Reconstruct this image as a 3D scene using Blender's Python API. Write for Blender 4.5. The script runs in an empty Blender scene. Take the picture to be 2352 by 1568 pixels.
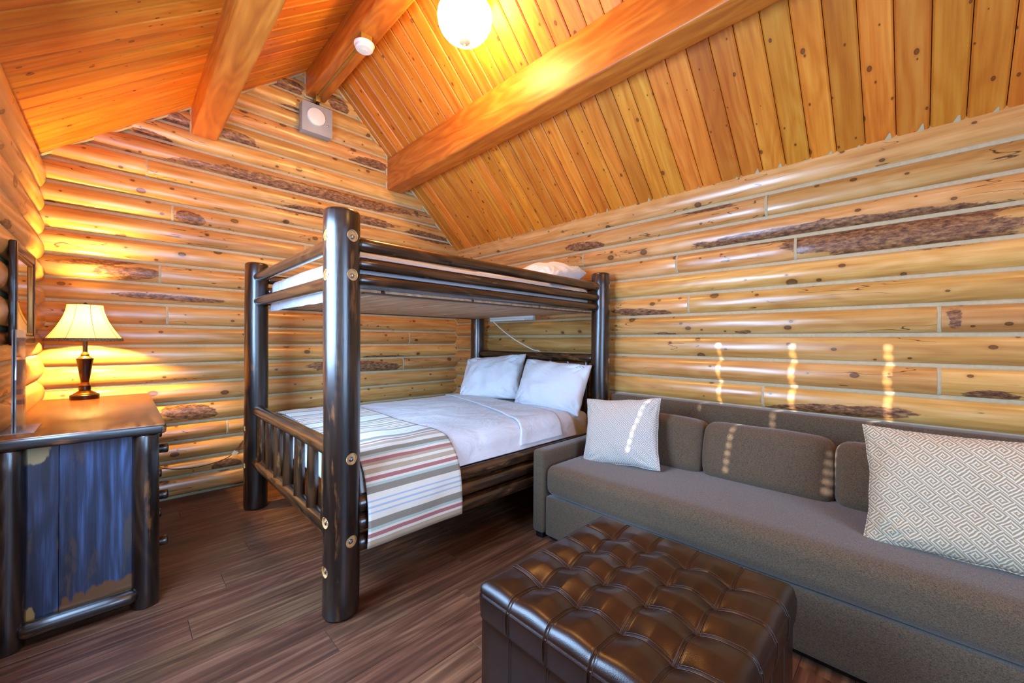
import bpy, bmesh, math, random
from mathutils import Vector, Matrix, noise

random.seed(7)
S = bpy.context.scene
COL = S.collection
R = math.radians

# ---------------------------------------------------------------- camera
H_EYE, YAW, ROLL = 1.15, R(44.6), R(0.3)
fw = Vector((math.sin(YAW), math.cos(YAW), 0))
rt = Vector((math.cos(YAW), -math.sin(YAW), 0))
rt = math.cos(ROLL) * rt + math.sin(ROLL) * Vector((0, 0, 1))
up = rt.cross(fw)
cam_d = bpy.data.cameras.new('camera')
cam_d.lens, cam_d.sensor_width, cam_d.sensor_fit = 14.0, 36.0, 'HORIZONTAL'
cam_d.shift_y = -3 / 2352
cam_d.clip_start = 0.02
cam = bpy.data.objects.new('camera', cam_d)
COL.objects.link(cam)
cam.matrix_world = Matrix(((rt.x, up.x, -fw.x, 0), (rt.y, up.y, -fw.y, 0), (rt.z, up.z, -fw.z, H_EYE), (0, 0, 0, 1)))
S.camera = cam

# ---------------------------------------------------------------- colour management, world, daylight
S.view_settings.view_transform = 'Standard'
S.view_settings.look = 'None'
S.view_settings.gamma = 1.0
S.view_settings.use_curve_mapping = False
S.view_settings.exposure = 0.05
try:
    S.cycles.use_denoising = True
    S.cycles.max_bounces = 7
    S.cycles.diffuse_bounces = 3
    S.cycles.glossy_bounces = 3
    S.cycles.transmission_bounces = 4
    S.cycles.use_adaptive_sampling = True
    S.cycles.adaptive_threshold = 0.07
    S.cycles.use_light_tree = False
    S.cycles.sample_clamp_indirect = 6.0
    S.cycles.caustics_reflective = False
    S.cycles.caustics_refractive = False
except Exception:
    pass

W = bpy.data.worlds.new('sky')
S.world = W
W.use_nodes = True
bg = W.node_tree.nodes['Background']
bg.inputs['Color'].default_value = (0.42, 0.62, 1.0, 1)
bg.inputs['Strength'].default_value = 0.7


def light(name, kind, energy, color, loc, direction=None, **kw):
    d = bpy.data.lights.new(name, kind)
    d.energy = energy
    d.color = color
    for k, v in kw.items():
        setattr(d, k, v)
    o = bpy.data.objects.new(name, d)
    COL.objects.link(o)
    o.location = loc
    if direction is not None:
        o.rotation_euler = Vector(direction).to_track_quat('-Z', 'Y').to_euler()
    return o


SUN_DIR = Vector((1, -0.35, -0.275))
light('sun', 'SUN', 24.0, (1.0, 0.93, 0.82), (-4, 3, 3), SUN_DIR, angle=R(0.53))
# daylight entering by the two windows behind and beside the camera
light('daylight_front_window', 'AREA', 78, (0.38, 0.63, 1.0), (0.60, -1.56, 1.30), (0, 1, -0.05), shape='RECTANGLE', size=1.15, size_y=1.5)
light('daylight_side_window', 'AREA', 110, (0.38, 0.63, 1.0), (-0.26, 1.66, 1.47), (1, 0, -0.1), shape='RECTANGLE', size=1.0, size_y=1.0)


# ---------------------------------------------------------------- helpers
def srgb(h):
    if isinstance(h, str):
        h = h.lstrip('#')
        c = [int(h[i:i + 2], 16) / 255 for i in (0, 2, 4)]
    else:
        c = [v / 255 for v in h]
    return tuple((v / 12.92 if v <= 0.04045 else ((v + 0.055) / 1.055) ** 2.4) for v in c) + (1,)


class NT:
    def __init__(self, name):
        self.m = bpy.data.materials.new(name)
        self.m.use_nodes = True
        self.t = self.m.node_tree
        self.b = self.t.nodes['Principled BSDF']
        self.out = self.t.nodes['Material Output']

    def n(self, typ, **kw):
        nd = self.t.nodes.new(typ)
        for k, v in kw.items():
            if k.startswith('i_'):
                key = k[2:]
                key = int(key) if key.isdigit() else key.replace('_', ' ')
                self.put(nd.inputs[key], v)
            else:
                setattr(nd, k, v)
        return nd

    def put(self, sock, v):
        if isinstance(v, bpy.types.NodeSocket):
            self.t.links.new(v, sock)
        else:
            sock.default_value = v

    def math(self, op, a, b=0.0, c=None, clamp=False):
        nd = self.t.nodes.new('ShaderNodeMath')
        nd.operation = op
        nd.use_clamp = clamp
        self.put(nd.inputs[0], a)
        self.put(nd.inputs[1], b)
        if c is not None:
            self.put(nd.inputs[2], c)
        return nd.outputs[0]

    def ramp(self, fac, stops, interp='LINEAR'):
        nd = self.t.nodes.new('ShaderNodeValToRGB')
        cr = nd.color_ramp
        cr.interpolation = interp
        cr.elements[0].position, cr.elements[0].color = stops[0]
        cr.elements[1].position, cr.elements[1].color = stops[-1]
        for p, c in stops[1:-1]:
            e = cr.elements.new(p)
            e.color = c
        self.put(nd.inputs[0], fac)
        return nd.outputs[0]

    def smooth(self, v, lo, hi):
        nd = self.t.nodes.new('ShaderNodeMapRange')
        nd.interpolation_type = 'SMOOTHSTEP'
        self.put(nd.inputs[0], v)
        nd.inputs[1].default_value, nd.inputs[2].default_value = lo, hi
        return nd.outputs[0]

    def mix(self, fac, a, b, blend='MIX'):
        nd = self.t.nodes.new('ShaderNodeMix')
        nd.data_type = 'RGBA'
        nd.blend_type = blend
        self.put(nd.inputs[0], fac)
        self.put(nd.inputs[6], a)
        self.put(nd.inputs[7], b)
        return nd.outputs[2]

    def coords(self, scale=(1, 1, 1), rand=True, kind='Object'):
        tc = self.n('ShaderNodeTexCoord')
        v = tc.outputs[kind]
        if rand:
            oi = self.n('ShaderNodeObjectInfo')
            off = self.n('ShaderNodeVectorMath', operation='SCALE')
            off.inputs[0].default_value = (41.0, 17.3, 29.7)
            self.put(off.inputs['Scale'], oi.outputs['Random'])
            ad = self.n('ShaderNodeVectorMath', operation='ADD')
            self.put(ad.inputs[0], v)
            self.put(ad.inputs[1], off.outputs[0])
            v = ad.outputs[0]
        mp = self.n('ShaderNodeVectorMath', operation='MULTIPLY')
        self.put(mp.inputs[0], v)
        mp.inputs[1].default_value = scale
        return mp.outputs[0]

    def bump(self, h, strength=0.3, dist=0.01, normal=None):
        nd = self.n('ShaderNodeBump')
        nd.inputs['Strength'].default_value = strength
        nd.inputs['Distance'].default_value = dist
        self.put(nd.inputs['Height'], h)
        if normal is not None:
            self.put(nd.inputs['Normal'], normal)
        self.put(self.b.inputs['Normal'], nd.outputs[0])
        return nd.outputs[0]


def plain(name, col, rough=0.5, metal=0.0, noise_amt=0.06, nscale=30, bump=0.0, coat=0.0, **kw):
    t = NT(name)
    nz = t.n('ShaderNodeTexNoise', i_Scale=nscale, i_Detail=4.0)
    t.put(nz.inputs['Vector'], t.coords())
    c = srgb(col)
    lo = tuple(v * (1 - noise_amt) for v in c[:3]) + (1,)
    hi = tuple(min(1, v * (1 + noise_amt)) for v in c[:3]) + (1,)
    t.put(t.b.inputs['Base Color'], t.ramp(nz.outputs[0], [(0.3, lo), (0.7, hi)]))
    t.b.inputs['Roughness'].default_value = rough
    t.b.inputs['Metallic'].default_value = metal
    t.b.inputs['Coat Weight'].default_value = coat
    for k, v in kw.items():
        t.put(t.b.inputs[k.replace('_', ' ')], v)
    if bump:
        t.bump(nz.outputs[0], bump, 0.004)
    return t.m


def wood(name, dark, mid, light_, face='xz', rough=0.4, knots=0.5, knot_scale=(5.5, 14), ring=1.0, var=0.22,
         bark=False, bump=0.25, coat=0.0, knot_col='#4a2610', grain_y=28, knot_r=0.055, tone_amt=0.25, coat_r=0.2, wear=None, raw=(), hue_var=0.0, spec=0.5):
    """wood with grain along local x; face names the local plane that shows"""
    t = NT(name)
    g = t.n('ShaderNodeTexNoise', i_Scale=1.0, i_Detail=6.0, i_Roughness=0.6)
    t.put(g.inputs['Vector'], t.coords((1.6, grain_y, grain_y)))
    lowf = t.n('ShaderNodeTexNoise', i_Scale=1.0, i_Detail=2.0)
    t.put(lowf.inputs['Vector'], t.coords((0.9, 5.0, 5.0)))
    rings = t.math('SINE', t.math('MULTIPLY', lowf.outputs[0], 70.0))
    rings = t.math('MULTIPLY_ADD', rings, 0.5, 0.5)
    f = t.math('ADD', t.math('MULTIPLY', g.outputs[0], 1.0), t.math('MULTIPLY', rings, 0.16 * ring))
    f = t.math('SUBTRACT', f, 0.08 * ring)
    col = t.ramp(f, [(0.25, srgb(dark)), (0.5, srgb(mid)), (0.75, srgb(light_))])
    oi = t.n('ShaderNodeObjectInfo')
    v = t.math('MULTIPLY_ADD', oi.outputs['Random'], var, 1 - var / 2)
    hs = t.n('ShaderNodeHueSaturation')
    hs.inputs['Hue'].default_value = 0.5
    if hue_var:
        r2 = t.math('FRACT', t.math('MULTIPLY', oi.outputs['Random'], 7.31))
        t.put(hs.inputs['Hue'], t.math('MULTIPLY_ADD', r2, hue_var, 0.5 - hue_var / 2))
    t.put(hs.inputs['Value'], v)
    t.put(hs.inputs['Color'], col)
    col = hs.outputs[0]
    # broad tone changes along the piece
    tone = t.n('ShaderNodeTexNoise', i_Scale=1.0, i_Detail=3.0)
    t.put(tone.inputs['Vector'], t.coords((1.3, 7, 7)))
    col = t.mix(t.math('MULTIPLY', t.smooth(tone.outputs[0], 0.45, 0.75), tone_amt), col, srgb(dark))
    height = g.outputs[0]
    if knots:
        # two knot layers: sparse larger, denser small
        sep = t.n('ShaderNodeSeparateXYZ')
        t.put(sep.inputs[0], t.coords((1, 1, 1)))
        for k, (sx, rad, thr) in enumerate(((knot_scale[0], knot_r, 1 - knots), (knot_scale[1], knot_r * 1.0, 1 - knots * 0.5))):
            cb = t.n('ShaderNodeCombineXYZ')
            t.put(cb.inputs[0], t.math('MULTIPLY', sep.outputs[0], sx * 0.75))
            t.put(cb.inputs[1], t.math('MULTIPLY', sep.outputs[2 if face == 'xz' else 1], sx * 1.15))
            vo = t.n('ShaderNodeTexVoronoi', voronoi_dimensions='2D', i_Scale=1.0)
            t.put(vo.inputs['Vector'], cb.outputs[0])
            sc = t.n('ShaderNodeSeparateColor')
            t.put(sc.inputs[0], vo.outputs['Color'])
            has = t.math('GREATER_THAN', sc.outputs[0], thr)
            rr = t.math('MULTIPLY_ADD', sc.outputs[1], rad * 0.7, rad * 0.45)
            d = t.math('DIVIDE', vo.outputs['Distance'], rr)
            core = t.math('MULTIPLY', t.math('SUBTRACT', 1.0, t.smooth(d, 0.6, 1.1)), has)
            ringk = t.math('MULTIPLY', t.math('SUBTRACT', 1.0, t.smooth(t.math('ABSOLUTE', t.math('SUBTRACT', d, 1.0)), 0.0, 0.45)), has)
            halo = t.math('MULTIPLY', t.math('SUBTRACT', 1.0, t.smooth(d, 1.0, 3.2)), has)
            col = t.mix(t.math('MULTIPLY', halo, 0.35), col, srgb(dark))
            col = t.mix(t.math('MULTIPLY', core, 0.75), col, srgb(knot_col))
            col = t.mix(t.math('MULTIPLY', ringk, 0.8), col, srgb('#2c150a'))
    rough_s = rough
    # long drying cracks
    cr = t.n('ShaderNodeTexNoise', i_Scale=1.0, i_Detail=3.0, i_Roughness=0.55)
    t.put(cr.inputs['Vector'], t.coords((1.1, 9, 9)))
    crm = t.n('ShaderNodeTexNoise', i_Scale=1.0, i_Detail=1.0)
    t.put(crm.inputs['Vector'], t.coords((1.7, 3, 3)))
    if bark:
        crack = t.math('SUBTRACT', 1.0, t.smooth(t.math('ABSOLUTE', t.math('SUBTRACT', cr.outputs[0], 0.5)), 0.0, 0.005))
        crack = t.math('MULTIPLY', crack, t.smooth(crm.outputs[0], 0.51, 0.56))
        col = t.mix(t.math('MULTIPLY', crack, 0.9), col, srgb('#2a1509'))
        at = t.n('ShaderNodeAttribute', attribute_name='bark')
        bn = t.n('ShaderNodeTexNoise', i_Scale=1.0, i_Detail=6.0, i_Roughness=0.65)
        t.put(bn.inputs['Vector'], t.coords((6, 17, 17)))
        bm = t.math('ADD', at.outputs['Fac'], t.math('MULTIPLY_ADD', bn.outputs[0], 1.4, -0.74))
        bm = t.smooth(bm, 0.44, 0.54)
        bv = t.n('ShaderNodeTexNoise', i_Scale=1.0, i_Detail=8.0, i_Roughness=0.7)
        t.put(bv.inputs['Vector'], t.coords((28, 75, 75)))
        bcol = t.ramp(bv.outputs[0], [(0.34, srgb('#372012')), (0.45, srgb('#734829')), (0.55, srgb('#976840')), (0.68, srgb('#c0925c'))])
        col = t.mix(bm, col, bcol)
        height = t.math('ADD', height, t.math('MULTIPLY', bm, t.math('MULTIPLY_ADD', bv.outputs[0], 3.0, -0.4)))
        rough_s = t.math('MULTIPLY_ADD', bm, 0.3, rough)
    if wear:
        wn = t.n('ShaderNodeTexNoise', i_Scale=1.0, i_Detail=7.0, i_Roughness=0.62)
        t.put(wn.inputs['Vector'], t.coords((3.0, 16, 16)))
        wm = t.smooth(wn.outputs[0], wear[1], wear[1] + 0.09)
        col = t.mix(t.math('MULTIPLY', wm, 0.75), col, srgb(wear[0]))
    if raw:
        # patches where the stain never took, in the piece's own coordinates
        tc = t.n('ShaderNodeTexCoord')
        sp = t.n('ShaderNodeSeparateXYZ')
        t.put(sp.inputs[0], tc.outputs['Object'])
        rn = t.n('ShaderNodeTexNoise', i_Scale=1.0, i_Detail=5.0)
        t.put(rn.inputs['Vector'], t.coords((12, 45, 45), rand=False))
        for (cx_, cy_, rx, ry, c) in raw:
            dx = t.math('DIVIDE', t.math('SUBTRACT', sp.outputs[0], cx_), rx)
            dy = t.math('DIVIDE', t.math('SUBTRACT', sp.outputs[1], cy_), ry)
            d = t.math('ADD', t.math('MULTIPLY', dx, dx), t.math('MULTIPLY', dy, dy))
            d = t.math('ADD', d, t.math('MULTIPLY_ADD', rn.outputs[0], 2.2, -1.1))
            col = t.mix(t.math('SUBTRACT', 1.0, t.smooth(d, 0.7, 1.1)), col, srgb(c))
    t.put(t.b.inputs['Base Color'], col)
    t.put(t.b.inputs['Roughness'], rough_s)
    t.b.inputs['Coat Weight'].default_value = coat
    t.b.inputs['Coat Roughness'].default_value = coat_r
    t.b.inputs['Specular IOR Level'].default_value = spec
    t.bump(height, bump, 0.004)
    return t.m


def fabric(name, col, col2, scale=900, rough=0.95, bump=0.15, sheen=0.2, wrinkle=0.0):
    t = NT(name)
    n1 = t.n('ShaderNodeTexNoise', i_Scale=1.0, i_Detail=3.0)
    t.put(n1.inputs['Vector'], t.coords((scale, scale * 0.25, scale)))
    n2 = t.n('ShaderNodeTexNoise', i_Scale=1.0, i_Detail=3.0)
    t.put(n2.inputs['Vector'], t.coords((scale * 0.25, scale, scale * 0.5)))
    f = t.math('MULTIPLY_ADD', t.math('ADD', n1.outputs[0], n2.outputs[0]), 0.5, 0.0)
    t.put(t.b.inputs['Base Color'], t.ramp(f, [(0.38, srgb(col2)), (0.62, srgb(col))]))
    t.b.inputs['Roughness'].default_value = rough
    t.b.inputs['Sheen Weight'].default_value = sheen
    t.b.inputs['Specular IOR Level'].default_value = 0.2
    h = f
    if wrinkle:
        wn = t.n('ShaderNodeTexNoise', i_Scale=1.0, i_Detail=5.0, i_Distortion=0.6)
        t.put(wn.inputs['Vector'], t.coords((5, 9, 7)))
        h = t.math('ADD', t.math('MULTIPLY', f, 0.05), t.math('MULTIPLY', wn.outputs[0], wrinkle))
        t.bump(h, 1.0, 0.05)
    else:
        t.bump(h, bump, 0.002)
    return t.m


PW = {}


def finish(o, name, parent, label=None, category=None, kind=None, group=None, M=None):
    COL.objects.link(o)
    M = M or Matrix.Identity(4)
    if parent is not None:
        o.parent = parent
        o.matrix_local = PW[parent.name].inverted() @ M
    else:
        o.matrix_local = M
    PW[o.name] = M.copy()
    if label:
        o['label'] = label
    if category:
        o['category'] = category
    if kind:
        o['kind'] = kind
    if group:
        o['group'] = group
    return o


def empty(name, loc, label=None, category=None, kind=None, group=None):
    o = bpy.data.objects.new(name, None)
    o.empty_display_size = 0.1
    return finish(o, name, None, label, category, kind, group, Matrix.Translation(loc))


def mk(name, me, mat, parent=None, M=None, smooth=True, sharp=40, **kw):
    if mat is not None and len(me.materials) == 0:
        me.materials.append(mat)
    if smooth:
        me.polygons.foreach_set('use_smooth', [True] * len(me.polygons))
        if sharp:
            me.set_sharp_from_angle(angle=R(sharp))
    me.update()
    o = bpy.data.objects.new(name, me)
    return finish(o, name, parent, M=M, **kw)


def pyd(name, verts, faces):
    me = bpy.data.meshes.new(name)
    me.from_pydata([tuple(v) for v in verts], [], faces)
    me.update()
    return me


def bm_mesh(name, bm):
    bmesh.ops.recalc_face_normals(bm, faces=bm.faces)
    me = bpy.data.meshes.new(name)
    bm.to_mesh(me)
    bm.free()
    return me


def box_mesh(name, x0, x1, y0, y1, z0, z1, bev=0.0, seg=2):
    bm = bmesh.new()
    bmesh.ops.create_cube(bm, size=1)
    for v in bm.verts:
        v.co = Vector((x0 + (v.co.x + .5) * (x1 - x0), y0 + (v.co.y + .5) * (y1 - y0), z0 + (v.co.z + .5) * (z1 - z0)))
    if bev:
        bmesh.ops.bevel(bm, geom=bm.edges[:], offset=bev, segments=seg, profile=0.5, affect='EDGES')
    return bm_mesh(name, bm)


def box(name, x0, x1, y0, y1, z0, z1, mat, parent=None, bev=0.0, seg=2, **kw):
    c = Vector(((x0 + x1) / 2, (y0 + y1) / 2, (z0 + z1) / 2))
    me = box_mesh(name, x0 - c.x, x1 - c.x, y0 - c.y, y1 - c.y, z0 - c.z, z1 - c.z, bev, seg)
    return mk(name, me, mat, parent, Matrix.Translation(c), **kw)


def frame_to(p0, p1, upv=(0, 0, 1)):
    """matrix with local x from p0 to p1, origin p0"""
    x = (Vector(p1) - Vector(p0)).normalized()
    u = Vector(upv)
    if abs(x.dot(u)) > 0.98:
        u = Vector((0, 1, 0))
    y = u.cross(x).normalized()
    z = x.cross(y)
    m = Matrix((x, y, z)).transposed().to_4x4()
    m.translation = Vector(p0)
    return m


def pole_mesh(name, L, r, r2=None, seg=20, rings=None, rnd=0.012, wob=0.0, seed=0, bend=0.0):
    """round log along local x with rounded ends and slight irregularity"""
    r2 = r2 or r
    rings = rings or max(4, int(L / 0.08))
    st = [(0.0, 0.0), (0.0, 1 - rnd / r * 0.9), (rnd * 0.3, 1 - rnd / r * 0.3), (rnd, 1.0)]
    us = [(u, k) for u, k in st]
    for i in range(1, rings):
        us.append((rnd + (L - 2 * rnd) * i / rings, 1.0))
    us += [(L - u, k) for u, k in reversed(st)]
    vs, fs = [], []
    for u, k in us:
        rr = (r + (r2 - r) * u / L) * k
        for j in range(seg):
            a = 2 * math.pi * j / seg
            w = 1 + wob * noise.noise(Vector((u * 2.2 + seed * 9.1, math.cos(a) * 0.9, math.sin(a) * 0.9 + seed)))
            by = bend * noise.noise(Vector((u * 0.9, seed * 3.3, 0)))
            vs.append((u, rr * w * math.cos(a) + by, rr * w * math.sin(a)))
    n = len(us)
    for i in range(n - 1):
        for j in range(seg):
            fs.append((i * seg + j, i * seg + (j + 1) % seg, (i + 1) * seg + (j + 1) % seg, (i + 1) * seg + j))
    me = pyd(name, vs, fs)
    bm = bmesh.new()
    bm.from_mesh(me)
    bmesh.ops.remove_doubles(bm, verts=bm.verts, dist=1e-5)
    bm.to_mesh(me)
    bmesh.ops.recalc_face_normals(bm, faces=bm.faces)
    bm.to_mesh(me)
    bm.free()
    return me


def pole(name, p0, p1, r, mat, parent, r2=None, seg=20, wob=0.05, rnd=0.012, seed=None, bend=0.004, **kw):
    L = (Vector(p1) - Vector(p0)).length
    seed = random.random() * 50 if seed is None else seed
    return mk(name, pole_mesh(name, L, r, r2, seg, None, rnd, wob, seed, bend), mat, parent, frame_to(p0, p1), sharp=60, **kw)


def tube_mesh(name, pts, r, seg=8, closed=False):
    pts = [Vector(p) for p in pts]
    vs, fs = [], []
    n = len(pts)
    prev = None
    for i, p in enumerate(pts):
        a = pts[i - 1] if (i > 0 or closed) else p
        b = pts[(i + 1) % n] if (i < n - 1 or closed) else p
        t = (b - a).normalized()
        if prev is None:
            ref = Vector((0, 0, 1)) if abs(t.z) < 0.9 else Vector((1, 0, 0))
            u = t.cross(ref).normalized()
        else:
            u = (prev - t * prev.dot(t)).normalized()
        prev = u
        w = t.cross(u)
        for j in range(seg):
            an = 2 * math.pi * j / seg
            vs.append(p + u * r * math.cos(an) + w * r * math.sin(an))
    m = n if closed else n - 1
    for i in range(m):
        for j in range(seg):
            k = (i + 1) % n
            fs.append((i * seg + j, i * seg + (j + 1) % seg, k * seg + (j + 1) % seg, k * seg + j))
    if not closed:
        fs.append(tuple(reversed(range(seg))))
        fs.append(tuple((n - 1) * seg + j for j in range(seg)))
    return pyd(name, vs, fs)


def smooth_pts(pts, n=10):
    """Catmull-Rom through points"""
    P = [Vector(p) for p in pts]
    P = [2 * P[0] - P[1]] + P + [2 * P[-1] - P[-2]]
    out = []
    for i in range(1, len(P) - 2):
        for k in range(n):
            t = k / n
            a, b, c, d = P[i - 1], P[i], P[i + 1], P[i + 2]
            out.append(0.5 * ((2 * b) + (c - a) * t + (2 * a - 5 * b + 4 * c - d) * t * t + (3 * b - a - 3 * c + d) * t ** 3))
    out.append(P[-2])
    return out


def lathe_mesh(name, prof, seg=32, cap=True):
    """prof: list of (r, z) bottom to top"""
    vs, fs = [], []
    for r, z in prof:
        for j in range(seg):
            a = 2 * math.pi * j / seg
            vs.append((r * math.cos(a), r * math.sin(a), z))
    n = len(prof)
    for i in range(n - 1):
        for j in range(seg):
            fs.append((i * seg + j, i * seg + (j + 1) % seg, (i + 1) * seg + (j + 1) % seg, (i + 1) * seg + j))
    if cap:
        fs.append(tuple(reversed(range(seg))))
        fs.append(tuple((n - 1) * seg + j for j in range(seg)))
    return pyd(name, vs, fs)


def lathe(name, prof, loc, mat, parent=None, seg=32, cap=True, rot=None, sharp=35, **kw):
    M = Matrix.Translation(loc)
    if rot is not None:
        M = M @ rot
    return mk(name, lathe_mesh(name, prof, seg, cap), mat, parent, M, sharp=sharp, **kw)


def cushion_mesh(name, half, r, n=14, bulge=(0, 0, 0), wob=0.0, seed=0, freq=3.0):
    """rounded box with puffed faces; grid on each cube face"""
    bm = bmesh.new()
    bmesh.ops.create_cube(bm, size=2)
    bmesh.ops.subdivide_edges(bm, edges=bm.edges[:], cuts=n, use_grid_fill=True)
    hx, hy, hz = half
    for v in bm.verts:
        u = v.co.copy()
        p = []
        for k, h in zip(u, half):
            # cluster samples toward the edges so that the rounding gets vertices
            p.append(math.sin(k * math.pi / 2) * h)
        p = Vector(p)
        inner = Vector((max(-hx + r, min(hx - r, p.x)), max(-hy + r, min(hy - r, p.y)), max(-hz + r, min(hz - r, p.z))))
        d = p - inner
        if d.length > 1e-9:
            p = inner + d.normalized() * r
        fx, fy, fz = (1 - (p.x / hx) ** 2), (1 - (p.y / hy) ** 2), (1 - (p.z / hz) ** 2)
        fx, fy, fz = max(fx, 0), max(fy, 0), max(fz, 0)
        p.x += (p.x / hx) * bulge[0] * math.sqrt(fy * fz)
        p.y += (p.y / hy) * bulge[1] * math.sqrt(fx * fz)
        p.z += (p.z / hz) * bulge[2] * math.sqrt(fx * fy)
        if wob:
            q = p * freq + Vector((seed * 7.7, seed * 3.1, seed))
            p += noise.noise_vector(q) * wob
        v.co = p
    return bm_mesh(name, bm)


def cushion(name, x0, x1, y0, y1, z0, z1, mat, parent=None, r=0.03, n=14, bulge=(0, 0, 0), wob=0.0, seed=0, rot=None, freq=3.0, **kw):
    c = Vector(((x0 + x1) / 2, (y0 + y1) / 2, (z0 + z1) / 2))
    me = cushion_mesh(name, ((x1 - x0) / 2, (y1 - y0) / 2, (z1 - z0) / 2), r, n, bulge, wob, seed, freq)
    M = Matrix.Translation(c)
    if rot is not None:
        M = M @ rot
    return mk(name, me, mat, parent, M, sharp=0, **kw)


def pillow_mesh(name, w, h, t, n=36, pinch=0.06, wr=0.006, seed=0, power=0.5, corner=0.0):
    """pillow standing in local xz, thickness on y; u, v stored as UV in metres"""
    vs, uvs = [], []
    idx = {}
    for side in (1, -1):
        for i in range(n + 1):
            for j in range(n + 1):
                u, v = -1 + 2 * i / n, -1 + 2 * j / n
                su, sv = math.sin(u * math.pi / 2) * 0.5 + u * 0.5, math.sin(v * math.pi / 2) * 0.5 + v * 0.5
                edge = i in (0, n) or j in (0, n)
                if side == -1 and edge:
                    idx[(side, i, j)] = idx[(1, i, j)]
                    continue
                x = w / 2 * su * (1 - pinch * (1 - sv * sv) * su * su)
                z = h / 2 * sv * (1 - pinch * (1 - su * su) * sv * sv)
                th = t / 2 * (max(0.0, (1 - su * su) * (1 - sv * sv))) ** power
                q = Vector((x * 6 + seed * 5.1, z * 6 + side * 3.3, seed))
                amp = min(1.0, th / (t * 0.25)) if t else 0
                y = side * th
                y += side * amp * wr * (noise.noise(q) + 0.6 * noise.noise(q * 2.3))
                # radial gathers near the corners
                cu, cv = 1 - abs(su), 1 - abs(sv)
                ang = math.atan2(cv + 1e-3, cu + 1e-3)
                rad = math.hypot(cu, cv)
                y += side * amp * wr * 0.8 * math.sin(ang * 16 + seed) * math.exp(-((rad - 0.3) / 0.22) ** 2)
                eb = 0.004 * noise.noise(Vector((x * 14, z * 14, seed + 2)))
                idx[(side, i, j)] = len(vs)
                vs.append((x + eb, y, z + eb))
    fs = []
    for side in (1, -1):
        for i in range(n):
            for j in range(n):
                f = (idx[(side, i, j)], idx[(side, i + 1, j)], idx[(side, i + 1, j + 1)], idx[(side, i, j + 1)])
                fs.append(tuple(reversed(f)) if side == 1 else f)
    me = pyd(name, vs, fs)
    return me


def pillow(name, center, w, h, t, normal, lean_roll, mat, parent=None, seed=0, pinch=0.06, wr=0.006, power=0.5, n=36, **kw):
    """normal: direction the face looks to (room side); lean_roll: rotation in its plane"""
    y = -Vector(normal).normalized()
    z0 = Vector((0, 0, 1))
    if abs(y.z) > 0.9:
        z0 = Vector((1, 0, 0))
    x = y.cross(z0).normalized()
    z = x.cross(y)
    M = Matrix((x, y, z)).transposed().to_4x4()
    M = Matrix.Translation(center) @ M @ Matrix.Rotation(lean_roll, 4, 'Y')
    return mk(name, pillow_mesh(name, w, h, t, n, pinch, wr, seed, power), mat, parent, M, sharp=0, **kw)


# ---------------------------------------------------------------- materials
M_LOG = wood('log_wood', '#b3763d', '#d29b55', '#e6b97c', rough=0.3, knots=0.8, knot_scale=(3.6, 8.0), knot_r=0.054, bark=True, var=0.36, bump=0.3, hue_var=0.015, ring=0.6, knot_col='#4e2a14', coat=0.45, coat_r=0.24)
M_PINE = wood('ceiling_pine', '#c06517', '#db8326', '#e99c3a', face='xy', rough=0.4, knots=0.5, knot_scale=(5.5, 12.0), knot_r=0.048, var=0.34, bump=0.1, hue_var=0.015, ring=0.7, knot_col='#6a2f12')
M_BEAM = wood('beam_wood', '#a8571c', '#c46e24', '#d88734', face='xz', rough=0.4, knots=0.0, knot_scale=(2.2, 5.0), ring=1.2, var=0.08, bump=0.2, grain_y=20)
M_FLOOR = wood('floor_vinyl', '#3a2419', '#64412f', '#8e674c', face='xy', rough=0.42, knots=0.0, ring=0.6, var=0.3, bump=0.1, grain_y=46, hue_var=0.02, tone_amt=0.5)
M_CHINK = plain('chinking', '#c4b28c', 0.8, noise_amt=0.08, nscale=60, bump=0.3)
M_DARK = wood('dark_stained_log', '#0f0a08', '#1e140f', '#36251a', rough=0.3, knots=0.3, knot_scale=(4, 9), ring=1.5, var=0.12, bump=0.7, wear=('#7a4a26', 0.60), coat=0.8, coat_r=0.24, knot_col='#0e0805')
M_RAIL = wood('brown_stained_log', '#1e120b', '#3a2415', '#5e3b20', rough=0.27, knots=0.25, knot_scale=(4, 9), ring=1.6, var=0.12, bump=0.35, wear=('#9a6a3a', 0.60), coat=0.7, coat_r=0.22, knot_col='#140a06')
M_PANEL = wood('dresser_panel_stain_sky_tint', '#17171c', '#28324a', '#4b638f', face='xy', rough=0.26, knots=0.0, ring=0.6, var=0.06, bump=0.2, tone_amt=0.85, wear=('#4a3a30', 0.56), coat=0.5, knot_col='#2a120a', grain_y=40, raw=((0.02, -0.05, 0.075, 0.13, '#6b4424'), (0.045, 0.045, 0.05, 0.04, '#6b4424'), (0.675, -0.235, 0.06, 0.05, '#9c8a5e'), (0.03, -0.24, 0.05, 0.018, '#a07a44')))  # dark stain with the blue sky reflection painted into its mid and light tones
M_TOP = wood('dresser_top_stain', '#4c260e', '#743d18', '#935526', face='xy', rough=0.26, knots=0.1, ring=1.2, var=0.04, bump=0.08, coat=0.5)
M_RAW = wood('raw_pine_counterbore', '#c08a4e', '#dcb077', '#ecca96', rough=0.6, knots=0.0, var=0.1, bump=0.1)
M_SLAT = wood('bunk_board_wood', '#a67855', '#c99a72', '#dcb48c', face='xy', rough=0.6, knots=0.2, var=0.1, bump=0.12)
M_STEEL = plain('bolt_steel', '#b9bdc2', 0.28, 1.0, 0.05)
M_DARKSTEEL = plain('bed_angle_steel', '#5a6068', 0.35, 0.9, 0.05)
M_WHITE = plain('white_plastic', '#e9e8e2', 0.35, 0.0, 0.02)
M_GREYMETAL = plain('grey_painted_metal', '#a3a7a8', 0.45, 0.0, 0.03)
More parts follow.
